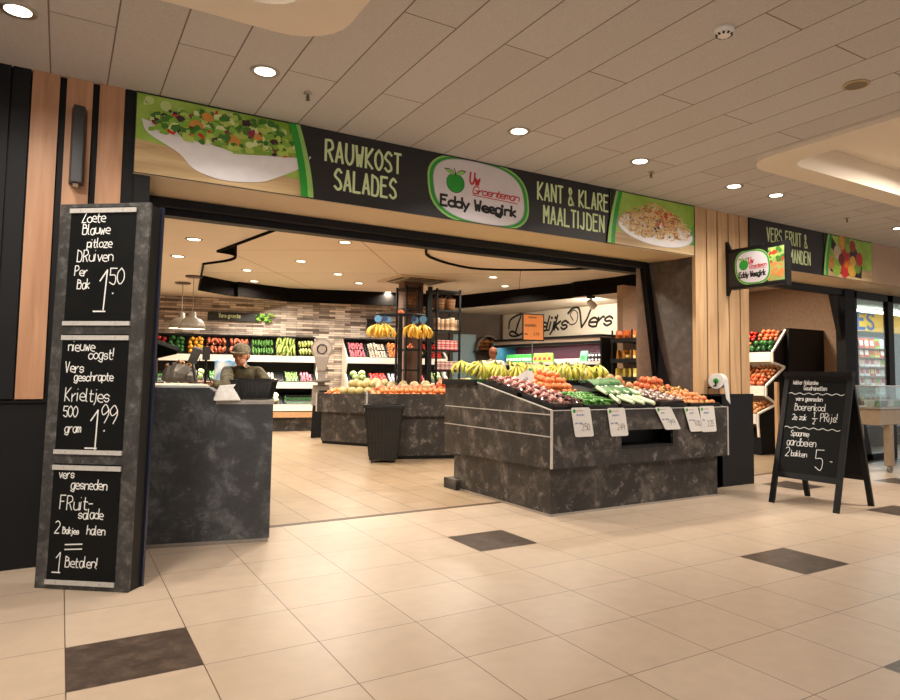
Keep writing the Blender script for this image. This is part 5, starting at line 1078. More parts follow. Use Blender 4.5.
crate_on(1, 0, .0, .5, 'green_bean', 'green bean in the middle tier behind the till', 'beans, middle tier', True, w_=.03, jit=.6)
crate_on(1, 0, .52, .5, 'cabbage', 'green cabbage in the middle tier behind the till', 'cabbages, middle tier', layers=1)
crate_on(1, 0, 1.04, .5, 'courgette', 'courgette in the middle tier near the till', 'courgettes, middle tier', True)
crate_on(1, 0, 1.56, .5, 'garlic', 'white garlic bulb in the middle tier behind the customer', 'garlic, middle tier')
crate_on(1, 0, 2.08, .5, 'mushroom', 'pale mushroom in the middle tier right of the customer', 'mushrooms, middle tier', layers=2)
crate_on(1, 0, 2.6, .3, 'leek_stalk', 'spring onion in the middle tier of the shelf', 'spring onions, middle tier', True, w_=.035)
crate_on(1, 0, 2.92, .33, 'radish', 'red radish in the middle tier at the shelf end', 'radishes, middle tier')
crate_on(2, 0, 2.0, .55, 'cauliflower', 'white cauliflower in the lowest tier of the shelf', 'cauliflowers, lowest tier', layers=1)
crate_on(2, 0, 2.6, .62, 'green_bean', 'dark green bean in the lowest tier at the shelf end', 'beans, lowest tier', True, w_=.04, layers=2)
crate_on(2, 0, 1.3, .6, 'cabbage', 'cabbage in the lowest tier behind the counter', 'cabbages, lowest tier', layers=1)
for h in (0, 1):
    nmh = ('front', 'rear')[h]
    for k, (kd_, nm, g) in enumerate((('radish', 'red radish', 'radishes'), ('mushroom', 'white mushroom', 'mushrooms'), ('clementine', 'orange tomato', 'orange tomatoes'), ('cabbage', 'round green cabbage', 'cabbages'), ('tomato', 'red tomato', 'tomatoes'))):
        crate_on(0, h, 4.0+k*.45, .43, kd_, '%s in the %s crate on the top tier right of the old scale' % (nm, nmh), '%s in the %s top crate, right shelf' % (g, nmh), layers=1 if kd_ == 'cabbage' else 2)
for k, (kd_, nm, g) in enumerate((('cabbage', 'pale cabbage', 'pale cabbages'), ('tomato', 'shiny red tomato', 'red tomatoes'), ('garlic', 'white bulb', 'white bulbs'), ('tomato', 'small red tomato', 'small tomatoes'), ('cabbage', 'leafy cabbage', 'leafy cabbages'))):
    crate_on(1, 0, 4.0+k*.45, .43, kd_, '%s on the middle tier of the right shelf, crate %s' % (nm, ('by the scale', 'beside the cabbages', 'in the middle', 'behind the pole', 'at the far end')[k]), g+' on the right shelf middle tier', layers=2 if kd_ != 'cabbage' else 1)
# sign on the stone wall
pa = onP(BW(0, .04, 0), BN, 208, 312); pb = onP(BW(0, .04, 0), BN, 262, 322); ua, ub = (pa-BO).dot(BA), (pb-BO).dot(BA)
t = TH('wall_sign', 'small dark sign with a green vegetable picture on the stone wall', 'sign', BW((ua+ub)/2, .03, pb.z))
m = MB(); m.hexa([BW(ua, .03, pb.z), BW(ub, .03, pb.z), BW(ub, .06, pb.z), BW(ua, .06, pb.z)], [BW(ua, .03, pa.z), BW(ub, .03, pa.z), BW(ub, .06, pa.z), BW(ua, .06, pa.z)]); m.build('panel', BANB, t)
m = MB(); write(m, BW(0, .062, 0), BA, BZ, 'Vers groente', ua+.2*(ub-ua), pb.z+.07, .1, .014, 0, .002, fitw=(ub-ua)*.4); m.build('lettering', PALEG, t)
m = MB(); cgx = ub+.05
for k in range(26): m.ball(BW(cgx+rf.uniform(-.18, .18), .07, (pa.z+pb.z)/2+rf.uniform(-.08, .08)), rf.uniform(.03, .05), (1, .3, .7), 7, 5, k % 2)
m.build('vegetable_picture', [LF[0], LF[1]], t)
q0 = onP(BW(0, .04, 0), BN, 367, 319); q1 = onP(BW(0, .04, 0), BN, 378, 330); ua, ub = (q0-BO).dot(BA), (q1-BO).dot(BA)
m = MB(); m.hexa([BW(ua, .02, q1.z), BW(ub, .02, q1.z), BW(ub, .06, q1.z), BW(ua, .06, q1.z)], [BW(ua, .02, q0.z), BW(ub, .02, q0.z), BW(ub, .06, q0.z), BW(ua, .06, q0.z)]); m.build('wall_screen', BLACK, label='small plain black panel on the stone wall beside the hanging bananas', cat='panel')
# ================================================================== RIGHT WALL: lettered panel and chilled cabinet
PU0, PU1, PZ0, PZ1 = .1, 4.35, 2.2, 2.93
t = TH('wall_panel', 'wide white wall panel with large black script lettering above the chilled cabinet', 'sign', RW(2.2, .05, 2.2))
m = MB(); m.hexa([RW(PU0, .03, PZ0), RW(PU1, .03, PZ0), RW(PU1, .07, PZ0), RW(PU0, .07, PZ0)], [RW(PU0, .03, PZ1-.02), RW(PU1, .03, PZ1-.02), RW(PU1, .07, PZ1-.02), RW(PU0, .07, PZ1-.02)]); m.build('board', mat('panel_warm_white', '#e4dccd', .6, nscale=1, var=.04), t)
m = MB()
O = RW(0, .072, 0); lw = .055
def sw(pts, th=lw): m.ribbon([O+WD*(x)+BZ*z for x, z in [(p.x, p.y) for p in catmull([Vector((a, b)) for a, b in pts], 6)]], th, WN, 0, .001)
sw([(.62, 2.38), (.72, 2.6), (.85, 2.82)], .06); sw([(.35, 2.52), (.42, 2.75), (.85, 2.88), (1.15, 2.75), (1.12, 2.5), (.8, 2.33), (.5, 2.31), (.38, 2.38), (.5, 2.44), (.75, 2.33)])
def script(txt, x, z, h, wd):
    st, e = strokes(txt, 0, 0, h, shear=.35, gap=.9); f = wd/e
    for s in st: m.ribbon([O+WD*(x+p.x*f)+BZ*(z+p.y) for p in s], lw, WN, 0, .001)
script('agelijks', 1.16, 2.40, .36, 1.42)
sw([(2.62, 2.58), (2.72, 2.50), (2.9, 2.55), (2.95, 2.75), (2.82, 2.85), (2.7, 2.75), (2.8, 2.6)], .03); sw([(2.62, 2.78), (2.8, 2.9), (3.0, 2.86), (3.08, 2.42)], .06); sw([(3.08, 2.42), (3.25, 2.6), (3.42, 2.88), (3.5, 2.84)])
script('ers', 3.3, 2.42, .36, .72)
m.build('lettering', INK, t)
CU0 = .66
t = TH('chilled_cabinet', 'long open chilled wall cabinet with maroon interior under the lettered panel', 'refrigerator', RW(2.2, .5, 0))
def rb(mb, ua, ub, da, db, za, zb_): mb.hexa([RW(ua, da, za), RW(ub, da, za), RW(ub, db, za), RW(ua, db, za)], [RW(ua, da, zb_), RW(ub, da, zb_), RW(ub, db, zb_), RW(ua, db, zb_)])
m = MB(); rb(m, CU0, 4.4, .0, 1.0, 0, .35); rb(m, CU0, 4.4, .95, 1.05, .3, .6); m.build('base', BLACKP, t)
m = MB(); rb(m, CU0, 4.4, .0, .08, .35, 2.0); m.build('back_panel', mat('maroon_lining', '#5c1d30', .5), t)
m = MB(); rb(m, CU0, 4.4, .0, .8, 2.02, 2.12); m.build('canopy', mat('beige_canopy', '#a08e7c', .4), t)
m = MB(); rb(m, CU0, 4.4, .72, .82, 1.97, 2.03); rb(m, CU0, 4.4, .0, .84, 2.12, 2.17); m.build('canopy_edge', BLACK, t)
m = MB(); rb(m, CU0-.04, CU0, 0, .85, .35, 2.1); m.build('end_panel', mat('teal_end', '#2e5f72', .4), t)
m = MB(); rb(m, 4.4, 4.44, 0, .85, .35, 2.1); m.build('end_panel', BLACKP, t)
for z in (1.54, 1.14, .76):
    m = MB(); rb(m, CU0+.05, 4.35, .08, .62, z, z+.03); rb(m, CU0+.05, 4.35, .62, .64, z-.02, z+.05); m.build('shelf', WHITEG, t)
o = area('cabinet_lamp', RW(2.5, .6, 1.99), 3.5, 40, (.95, 1, .98), rot=(0, 0, math.atan2(WD.y, WD.x)), shape='RECTANGLE', sy=.06)
def packproto(nm, c, w_, d_, h, lab):
    def mk():
        t = TH(nm, '', 'package'); m = MB(); m.hexa([(-w_/2, -d_/2, 0), (w_/2, -d_/2, 0), (w_/2, d_/2, 0), (-w_/2, d_/2, 0)], [(-w_/2*.9, -d_/2*.3, h), (w_/2*.9, -d_/2*.3, h), (w_/2*.9, d_/2*.3, h), (-w_/2*.9, d_/2*.3, h)]); m.build('bag', mat(nm+'_body', c, .3, nscale=25, var=.35), t, local=True, bevel=.006)
        m = MB(); m.add([(w_*.3, -d_/2-.001, h*.2), (-w_*.3, -d_/2-.001, h*.2), (-w_*.3, -d_*.42, h*.55), (w_*.3, -d_*.42, h*.55)], [(0, 1, 2, 3)]); m.build('paper_label', mat(nm+'_label', lab, .5), t, local=True); return t
    return Proto(mk)
rotR = (0, 0, math.atan2(WD.y, WD.x))
SB = packproto('salad_bag', '#3f9a3a', .15, .09, .2, '#e6ece0'); CU = packproto('cut_vegetable_tray', '#d9a08c', .18, .12, .07, '#f0e2d8'); MX = packproto('mixed_salad_bag', '#8fb84a', .18, .1, .22, '#d83a2c'); PW = packproto('sauce_pot', '#3a2426', .09, .09, .1, '#efe8e0'); LB = packproto('lettuce_bag', '#7fb88a', .2, .12, .22, '#3f8f4a')
for k in range(8): SB.put(RW(.82+.125*k, .45, 1.59), rotR, 1, 'green spinach bag on the chilled shelf, %s from the left' % ORD[k], 'green spinach bags')
for k in range(4): MX.put(RW(1.9+.17*k, .45, 1.59), rotR, 1, 'mixed salad bag with red label, %s from the left on the chilled shelf' % ORD[k], 'mixed salad bags')
for k in range(5): CU.put(RW(2.66+.17*k, .45, 1.59), rotR, 1, 'tray of cut pink vegetables, %s from the left on the chilled shelf' % ORD[k], 'cut vegetable trays')
LB.put(RW(3.55, .45, 1.59), rotR, 1.1, 'large pale green lettuce bag on the chilled shelf, by itself')
for k in range(6):
    for l in (0, 1): PW.put(RW(3.74+.1*k, .45, 1.59+.1*l), rotR, 1, 'dark sauce pot in the %s layer on the chilled shelf, %s from the left' % (('lower', 'upper')[l], ORD[k]), 'dark sauce pots')
WT = packproto('white_tub', '#d9cfcf', .13, .11, .15, '#6f9a5a')
for k in range(26): (WT if k % 3 else LB).put(RW(.8+.135*k, .45, 1.17+.02), rotR, .95, 'white tub on the second chilled shelf behind the bananas' if k % 3 else 'lettuce bag on the second chilled shelf behind the bananas', 'white tubs on the second chilled shelf' if k % 3 else 'lettuce bags on the second chilled shelf')
# snack rack at right end
rk = Vector((8.72, 4.75, 0)); t = TH('snack_rack', 'dark wire rack of yellow snack bags beside the plaster return', 'rack', rk)
m = MB()
for a, b in ((-.38, -.25), (.5, -.25), (.5, .25), (-.38, .25)): m.box((rk.x+a-.012, rk.y+b-.012, 0), (rk.x+a+.012, rk.y+b+.012, 2.08))
m.build('frame', BLACK, t)
for z in (1.18, 1.5, 1.86):
    m = MB(); m.box((rk.x-.40, rk.y-.3, z), (rk.x+.52, rk.y+.27, z+.02)); m.box((rk.x-.40, rk.y-.31, z), (rk.x+.52, rk.y-.3, z+.07)); m.box((rk.x-.41, rk.y-.31, z), (rk.x-.40, rk.y+.27, z+.07)); m.build('shelf', BLACK, t)
SN = [packproto('nut_bag', '#c98a2c', .13, .07, .2, '#e8d090'), packproto('crisp_bag', '#d9c054', .14, .08, .2, '#f0e6a0'), packproto('orange_snack_bag', '#d86a24', .13, .07, .19, '#f0b060')]
for zi, z in enumerate((1.18, 1.5, 1.86)):
    for i in range(6):
        for j in range(3): SN[(2, 0, 1)[2-zi]].put((rk.x-.32+.13*i, rk.y-.2+.17*j, z+.02), (0, 0, rf.uniform(-.3, .3)), 1, ('yellow crisp bag on the lowest rack shelf', 'brown nut bag on the middle rack shelf', 'orange snack bag on the top rack shelf')[zi], ('crisp bags', 'nut bags', 'orange snack bags')[zi])
# arched bread niche
bp_ = onP(BW(0, BR_+.25, 0), BN, 488, 351); t = TH('bread_shelf', 'arched wooden wall shelf with loaves left of the lettered panel', 'shelf', bp_)
ub = (bp_-BO).dot(BA); zb_ = bp_.z
m = MB(); 
for k in range(12):
    a0, a1 = math.pi*k/12, math.pi*(k+1)/12; P = [BW(ub+.34*math.cos(a), BR_+.02, zb_+.0+.42*math.sin(a)) for a in (a0, a1)]+[BW(ub+.31*math.cos(a), BR_+.02, zb_+.39*math.sin(a)) for a in (a1, a0)]; m.prism(P, BN*.3)
m.build('arch', mat('grey_arch', '#8a7c70', .6), t); m = MB(); m.hexa([BW(ub-.36, BR_+.02, zb_-.03), BW(ub+.36, BR_+.02, zb_-.03), BW(ub+.36, BR_+.34, zb_-.03), BW(ub-.36, BR_+.34, zb_-.03)], [BW(ub-.36, BR_+.02, zb_), BW(ub+.36, BR_+.02, zb_), BW(ub+.36, BR_+.34, zb_), BW(ub-.36, BR_+.34, zb_)]); m.build('shelf_board', BLACK, t)
def mk_loaf():
    m = MB(); m.ball((0, 0, .05), .06, (1.8, 1, .8), 10, 7); o = m.build('loaf', FM('bread_crust', '#b87a3f', '#8f5628'), local=True); o['category'] = 'bread'; return o
LFP = Proto(mk_loaf)
for i in range(3):
    for l in range(3): LFP.put(BW(ub-.18+.17*i, BR_+.2, zb_+.1*l), (0, 0, rf.uniform(-.4, .4)), 1, 'brown loaf in the %s layer of the arched bread shelf, %s from the left' % (ORD[l], ORD[i]), 'loaves on the bread shelf')
# ================================================================== PENDANT LAMPS
def dome(px_top, py_rim, lb, r):
    P = onZ(ZI, *px_top); d = (Vector((P.x, P.y, 0))-Vector((CAM.x, CAM.y, 0))).length
    r_ = ray(px_top[0]-3, py_rim); hz = Vector((r_.x, r_.y, 0)).length; z = CAM.z+r_.z/hz*d
    t = TH('pendant_lamp', lb, 'pendant lamp', (P.x, P.y, z)); c = Vector((P.x, P.y, z))
    m = MB(); m.lathe([(r*.97, .0), (r, .0), (r*.97, r*.3), (r*.8, r*.62), (r*.5, r*.85), (r*.28, r*.95), (r*.28, r*1.25), (r*.2, r*1.35), (0, r*1.38)], c, 28); m.build('shade', mat('lamp_grey_green', '#8f877a', .35, .1), t)
    m = MB(); m.lathe([(r*.955, .004), (r*.93, r*.3), (r*.76, r*.6), (r*.45, r*.8), (0, r*.88)], c, 28); m.disc(c+BZ*.03, r*.9, (0, 0, -1), 0, 24); m.build('reflector', mat('lamp_inside_lit', '#fff0d8', .5, emit=1.6, var=.01), t)
    m = MB(); m.cyl(c+BZ*r*1.36, Vector((P.x, P.y, ZI-.03)), .008, n=6); m.build('cord', mat('grey_cord', '#a0968a', .5), t)
    m = MB(); m.lathe([(.0, -.035), (.12, -.03), (.14, -.02), (.14, 0)], (P.x, P.y, ZI), 20); m.build('ceiling_cup', mat('brown_cup', '#5f4c3f', .5), t)
    area('pendant_light', c+BZ*.02, r*1.2, 14, (1, .86, .66))
dome((194, 276), 329, 'grey dome pendant lamp over the till, the nearer of the two', .225)
dome((183, 282.5), 328.5, 'grey dome pendant lamp over the till, partly behind the other one', .225)
# ================================================================== PEOPLE
def skin_mesh(name, joints, bones, m_, parent, sub=2, extra=None):
    me = bpy.data.meshes.new(name); me.from_pydata([tuple(j[0]) for j in joints], bones, []); o = bpy.data.objects.new(name, me); COL.objects.link(o)
    md = o.modifiers.new('skin', 'SKIN'); md.use_smooth_shade = True
    sv_ = me.skin_vertices[0].data if me.skin_vertices else None
    if sv_ is None: 
        bm = bmesh.new(); bm.from_mesh(me); bm.verts.layers.skin.verify(); bm.to_mesh(me); bm.free(); sv_ = me.skin_vertices[0].data
    for i, j in enumerate(joints):
        r = j[1]; sv_[i].radius = r if isinstance(r, tuple) else (r, r)
    sv_[0].use_root = True
    s = o.modifiers.new('sub', 'SUBSURF'); s.levels = sub; s.render_levels = sub
    dg = bpy.context.evaluated_depsgraph_get(); ev = o.evaluated_get(dg); nm = bpy.data.meshes.new_from_object(ev); bpy.data.objects.remove(o)
    nm.materials.clear(); nm.materials.append(m_)
    for p in nm.polygons: p.use_smooth = True
    o = bpy.data.objects.new(name, nm); COL.objects.link(o); o.parent = parent; return o
SKIN = mat('skin', '#c98d6c', .5, var=.08); HAIRR = mat('reddish_hair', '#8a4e2c', .7, nscale=60, var=.4)
CAMO = mat('camouflage_cap', '#5a5340', .8, nscale=45, col2='#948870'); CAMJ = mat('olive_brown_jacket', '#6a6248', .8, nscale=16, col2='#38331f')
def head(t, c, r, face, skin=SKIN):
    """c centre of head, face = unit dir"""
    f = Vector(face).normalized(); s = f.cross(BZ).normalized(); u = s.cross(f)
    def Q(a, b, d): return c+s*a+f*b+u*d
    R_ = Matrix((s, f, u)).transposed(); m = MB()
    m.ball(c+u*.02, .1, (.78, .98, 1.02), 20, 14, 0, R_); m.ball(Q(0, .028, -.055), .066, (.85, .95, .95), 16, 10, 0, R_)
    m.ball(Q(0, .1, -.012), .016, (.8, 1.2, 1.7), 10, 7, 0, R_); m.ball(Q(0, .106, -.026), .014, (1.25, .9, .8), 10, 7, 0, R_)
    for a in (-1, 1): m.ball(Q(a*.078, -.002, -.01), .028, (.35, .7, 1.1), 10, 7, 0, R_); m.ball(Q(a*.03, .082, .02), .02, (1.1, .5, .5), 8, 6, 0, R_)
    hd = m.build('head', skin, t)
    m = MB()
    for a in (-1, 1): m.ball(Q(a*.031, .090, .004), .009, (1.2, .6, .7), 8, 6, 0, R_)
    m.build('eyes', mat('eye_dark', '#2a1c14', .3), t)
    m = MB(); m.ball(Q(0, .094, -.058), .014, (1.7, .5, .45), 10, 6, 0, R_); m.build('mouth', mat('lips', '#a85a4c', .5), t); return Q, R_
def hand(t, w_, d, up, sc_=1.0):
    d = Vector(d).normalized(); up = Vector(up).normalized(); s = d.cross(up).normalized(); up = s.cross(d)
    m = MB(); R_ = Matrix((s, d, up)).transposed(); m.ball(w_+d*.045, .045*sc_, (.9, 1.1, .4), 12, 8, 0, R_)
    for k, (a, L) in enumerate(((-.03, .07), (-.01, .08), (.01, .075), (.028, .058))):
        b = w_+d*.08+s*a; m.tube([b, b+d*L*.45+up*.004, b+d*L*.8-up*.012, b+d*L*.95-up*.026], .008, 7, rs=[.0092, .0088, .008, .006])
    b = w_+d*.03-s*.035; m.tube([b, b-s*.02+d*.025, b-s*.028+d*.055-up*.008], .009, 7, rs=[.011, .010, .007]); m.build('hand', SKIN, t)
def person(label, loc, face, hz, jacket, trousers, armL, armR, lean=Vector((0, 0, 0)), top='cap', skin=SKIN):
    """hz = total height; arm = (elbow, wrist) world coords or None"""
    t = TH('person', label, 'person', loc); b = Vector(loc); f = Vector(face).normalized(); s = f.cross(BZ).normalized(); k = hz/1.75
    L = lambda a, d, z, ln=0: tuple(s*a*k+f*d*k+BZ*z*k+lean*ln)
    hc = b+Vector(L(0, .02, 1.62, 1))
    sh = 1.42
    el = lambda sg, arm: [Vector(L(sg*.19, 0, sh-.02, .85))]+([a-b for a in arm] if arm else [Vector(L(sg*.25, -.02, 1.12, .5)), Vector(L(sg*.26, .06, .88, .4))])
    J = [(L(0, 0, .95), (.11*k, .08*k)), (L(0, 0, 1.15, .4), (.13*k, .095*k)), (L(0, 0, 1.34, .8), (.17*k, .11*k)), (L(0, 0, 1.47, .92), .055*k), (L(0, .01, 1.56, 1), .05*k)]; E = [(0, 1), (1, 2), (2, 3), (3, 4)]
    for sg, arm in ((-1, armL), (1, armR)):
        a = el(sg, arm); o = len(J); J += [(a[0], .062*k), (a[1], .048*k), (a[2], .032*k)]; E += [(2, o), (o, o+1), (o+1, o+2)]
    for sg in (-1, 1):
        o = len(J); J += [(L(sg*.1, 0, .84), .07*k), (L(sg*.11, .02, .5), .06*k), (L(sg*.11, 0, .1), .042*k), (L(sg*.11, .12, .04), .035*k)]; E += [(0, o), (o, o+1), (o+1, o+2), (o+2, o+3)]
    skin_mesh('body', J, E, skin, t)
    # jacket over torso and arms
    J2 = [(L(0, 0, .86), (.19*k, .14*k)), (L(0, 0, 1.13, .4), (.185*k, .14*k)), (L(0, 0, 1.33, .8), (.2*k, .135*k)), (L(0, 0, 1.46, .9), (.09*k, .085*k)), (L(0, .0, 1.515, .95), (.07*k, .07*k))]; E2 = [(0, 1), (1, 2), (2, 3), (3, 4)]
    for sg, arm in ((-1, armL), (1, armR)):
        a = el(sg, arm); o = len(J2); w_ = a[1]+(a[2]-a[1])*.93; J2 += [(a[0], .085*k), (a[1], .068*k), (w_, .05*k)]; E2 += [(2, o), (o, o+1), (o+1, o+2)]
    skin_mesh('jacket', J2, E2, jacket, t)
    J3 = [(L(0, 0, .93), (.18*k, .135*k)), (L(0, 0, 1.02), (.16*k, .12*k))]; E3 = [(0, 1)]
    for sg in (-1, 1):
        o = len(J3); J3 += [(L(sg*.1, 0, .78), .105*k), (L(sg*.11, .02, .5), .078*k), (L(sg*.11, 0, .09), .06*k)]; E3 += [(0, o), (o, o+1), (o+1, o+2)]
    skin_mesh('trousers', J3, E3, trousers, t)
    m = MB()
    for sg in (-1, 1):
        p = b+Vector(L(sg*.11, .06, 0)); R_ = Matrix((s, f, BZ)).transposed(); m.ball(p+BZ*.045, .055, (.85, 2.3, .82), 12, 8, 0, R_)
    m.build('shoes', mat('dark_shoe', '#1b1613', .5), t)
    for sg, arm in ((-1, armL), (1, armR)):
        a = el(sg, arm); hand(t, b+a[2], a[2]-a[1], BZ if abs((a[2]-a[1]).normalized().z) < .8 else f, 1)
    Q, R_ = head(t, hc+BZ*.0, .1, f+Vector((0, 0, -.25)) if top == 'cap' else f, skin)
    m = MB()
    if top == 'cap':
        m.ball(Q(0, -.012, .045), .108, (.86, 1.0, .78), 18, 12, 0, R_); P = [Q(.085*math.cos(a), .06+.085*math.sin(a), .05) for a in [math.pi*i/10 for i in range(11)]]; m.prism(P, -(BZ*.012)); m.build('cap', CAMO, t)
        m = MB(); m.ball(Q(0, -.045, -.02), .085, (.98, .8, .8), 14, 9, 0, R_); m.build('hair', mat('grey_brown_hair', '#5a4a3e', .8), t)
    else:
        m.ball(Q(0, -.022, .03), .108, (.86, .98, 1.02), 18, 12, 0, R_); m.ball(Q(0, -.05, -.05), .08, (1, .75, .9), 14, 9, 0, R_); m.build('hair', HAIRR, t)
    return t
pc = Vector((1.62, 3.05, 0)); fc = Vector((-.75, -.62, 0)).normalized()
wl = onZ(1.16, 206, 384); 
def nearpt(px, d): r = ray(*px); return CAM+r*(d/r.dot(Fw))
w1 = nearpt((208, 383), 6.75); e1 = nearpt((228, 387), 7.0); w2 = nearpt((264, 399), 6.6); e2 = nearpt((268, 386), 7.2)
P0 = nearpt((246, 372), 7.35)
person('person in a camouflage cap and olive jacket leaning over the checkout counter', (P0.x+.08, P0.y+.12, 0), (-.5, -.86, 0), 1.66, CAMJ, mat('dark_trousers', '#24211e', .8), (e2, w2), (e1, w1), Vector((-.13, -.11, -.10)))
p2 = nearpt((493, 354), 15)
person('person with short reddish hair and cream top seen from behind beyond the bananas', (p2.x, p2.y, 0), (.5, .86, 0), 1.88, mat('cream_top', '#d8cbb0', .8), mat('dark_trousers', '#24211e', .8), None, None, top='hair')
# ================================================================== ON THE CHECKOUT COUNTER
zt = 1.037
b0 = onZ(zt, 254, 399); bl = Vector((b0.x, b0.y, zt))
BS.put((bl.x+.0, bl.y, zt), (0, 0, -.45), (.80, .72, .66), 'black shopping basket standing on the low end of the checkout counter')
q = onZ(zt, 234, 401); t = TH('paper_bag', 'crumpled white paper bag on the low end of the checkout counter', 'bag', (q.x, q.y+.12, zt))
m = MB(); c = Vector((q.x-.03, q.y+.12, zt)); P = [(-.1, -.07), (.09, -.08), (.1, .06), (-.09, .07)]; T = [(-.07, -.02, .08), (.04, -.03, .10), (.05, .03, .09), (-.06, .04, .08)]
m.hexa([c+Vector((a, b, 0)) for a, b in P], [c+Vector(a) for a in T]); m.build('bag', mat('white_paper', '#e9e4dc', .8, nscale=30, var=.15, bump=.5), t, bevel=.012)
m = MB(); m.prism([c+Vector((-.07, -.02, .075)), c+Vector((.04, -.03, .095)), c+Vector((.06, -.02, .12)), c+Vector((-.05, -.01, .11))], (0, .01, 0)); m.build('folded_top', mat('white_paper', '#e9e4dc', .8), t)
def CT(px, py, z=1.145): return onZ(z, px, py)
def KPx(u, d, z): return KP(u, d, z)
t = TH('till_monitor', 'dark slanted till monitor at the left end of the raised counter', 'monitor', KP(.95, .25, 1.145))
Qc = nearpt((160, 350), 5.9)
m = MB(); sA = -ku; m.hexa([Qc-sA*.1-BZ*.10-kn*.05, Qc+sA*.14-BZ*.035-kn*.05, Qc+sA*.14+kn*.2-BZ*.01, Qc-sA*.1+kn*.2-BZ*.0], [Qc-sA*.1+BZ*.085-kn*.04, Qc+sA*.145-BZ*.005-kn*.04, Qc+sA*.14+kn*.2+BZ*.03, Qc-sA*.1+kn*.2+BZ*.12]); m.build('screen', mat('till_dark', '#141615', .9, spec=.05), t, bevel=.006)
m = MB(); m.cyl(Vector((Qc.x-.03, Qc.y+.06, 1.145)), Vector((Qc.x-.03, Qc.y+.06, Qc.z-.04)), .025, n=10); m.cyl(Vector((Qc.x-.03, Qc.y+.06, 1.145)), Vector((Qc.x-.03, Qc.y+.06, 1.16)), .08, n=16); m.build('stand', STEEL, t)
Q2 = KP(.88, .17, 1.145); t = TH('till_printer', 'pale lilac-grey till housing beside the slanted monitor', 'till', Q2)
m = MB(); m.hexa([KP(.98, .1, 1.145), KP(.86, .1, 1.145), KP(.86, .28, 1.145), KP(.98, .28, 1.145)], [KP(.98, .1, 1.33), KP(.86, .1, 1.33), KP(.86, .28, 1.33), KP(.98, .28, 1.33)]); m.build('housing', mat('lilac_grey', '#b3adc0', .4), t, bevel=.006)
m = MB(); m.hexa([KP(.97, .09, 1.29), KP(.87, .09, 1.29), KP(.87, .1, 1.29), KP(.97, .1, 1.29)], [KP(.97, .09, 1.31), KP(.87, .09, 1.31), KP(.87, .1, 1.31), KP(.97, .1, 1.31)]); m.build('paper_slot', INK, t)
rb_ = random.Random(12)
BOUQ = [mat('wrap_cream', '#f2eadc', .6, nscale=18, var=.25), mat('wrap_white', '#d9d4cc', .5, nscale=22, var=.3), mat('wrap_grey', '#d8d0c4', .6, nscale=30, var=.3)]
for k, (px, h, r, tl) in enumerate(((169, .15, .07, .0), (176, .2, .07, .1), (183, .17, .08, .2), (190, .12, .07, .1))):
    d = 5.95; b = nearpt((px, 386), d); b.z = 1.146; t = TH('wrapped_bundle', ('grey wrapped bundle nearest the till housing', 'tall cream wrapped bundle on the raised counter', 'cream wrapped bundle leaning right on the raised counter', 'low white wrapped bundle beside the card terminal')[k], 'bundle', b)
    m = MB(); n = 9; prof = [(.35, 0), (.9, .25), (1, .5), (.7, .8), (.25, 1)]; vs = []
    for rr, hh in prof:
        for i in range(n): a = 6.2832*i/n; q = r*rr*rb_.uniform(.75, 1.2); vs.append(b+Vector((q*math.cos(a)+tl*hh*h*1.2, q*math.sin(a)*.8, h*hh+rb_.uniform(-.01, .01) if hh else 0)))
    m.add(vs, [(j*n+i, j*n+(i+1) % n, (j+1)*n+(i+1) % n, (j+1)*n+i) for j in range(len(prof)-1) for i in range(n)]+[tuple(range(len(vs)-n, len(vs)))]); m.build('wrapping', BOUQ[(2, 0, 0, 1)[k]], t)
    m = MB()
    for i in range(5): m.ball(b+Vector((tl*h+rb_.uniform(-.03, .03), rb_.uniform(-.03, .03), h*.9+rb_.uniform(-.02, .03))), .016, n=7, m=5, mi=i % 3)
    m.build('contents', [LF[4], LOGOW, mat('violet_bloom', '#6a5fa8', .5)], t)
b = nearpt((196, 386), 5.8); b.z = 1.146; t = TH('card_terminal', 'grey card terminal on a slanted arm standing on the raised counter', 'card terminal', b)
tp = nearpt((193, 360), 5.8); m = MB(); m.cyl(b, tp-BZ*.03, .013, n=8); m.cyl(b, b+BZ*.012, .06, n=16); m.build('pole', STEEL, t)
u_ = nearpt((198, 346), 5.75)-nearpt((192, 360), 5.8); u_.normalize(); s_ = u_.cross(Vector((0, 1, 0))).normalized(); m = MB(); c = tp+u_*.05
m.bar(c-u_*.08, c+u_*.08, .07, .03, up=(0, 1, 0)); m.build('terminal', mat('terminal_grey', '#8f8c8a', .4), t, bevel=.006)
m = MB(); m.tube([b+BZ*.02, nearpt((200, 358), 5.85), nearpt((207, 372), 5.85), nearpt((212, 384), 5.9)], .005, 5); m.build('cable', BLACK, t)
b = nearpt((205, 386), 6.0); b.z = 1.146; t = TH('display_pole', 'slim black customer display on a pole beside the card terminal', 'display', b)
m = MB(); tq = nearpt((205, 352), 6.0); m.cyl(b, Vector((b.x, b.y, tq.z)), .01, n=8); m.cyl(b, b+BZ*.01, .05, n=14); m.build('pole', BLACK, t)
m = MB(); m.box((b.x-.03, b.y-.02, tq.z-.07), (b.x+.03, b.y+.015, tq.z+.05)); m.build('display', mat('display_grey', '#4a4844', .4), t, bevel=.004)
p = nearpt((231, 362), 9.5); t = TH('bag_stack', 'stack of white and blue packs hanging behind the customer', 'package', (p.x, p.y, 0))
m = MB(); m.box((p.x-.2, p.y-.1, 1.1), (p.x+.2, p.y+.1, 1.42)); m.build('packs', mat('white_blue_pack', '#dfe6ea', .5, nscale=6, col2='#4a90c0'), t, bevel=.02)
m = MB(); m.box((p.x-.25, p.y-.15, 0), (p.x+.25, p.y+.15, 1.09)); m.build('stand', BLACKP, t)
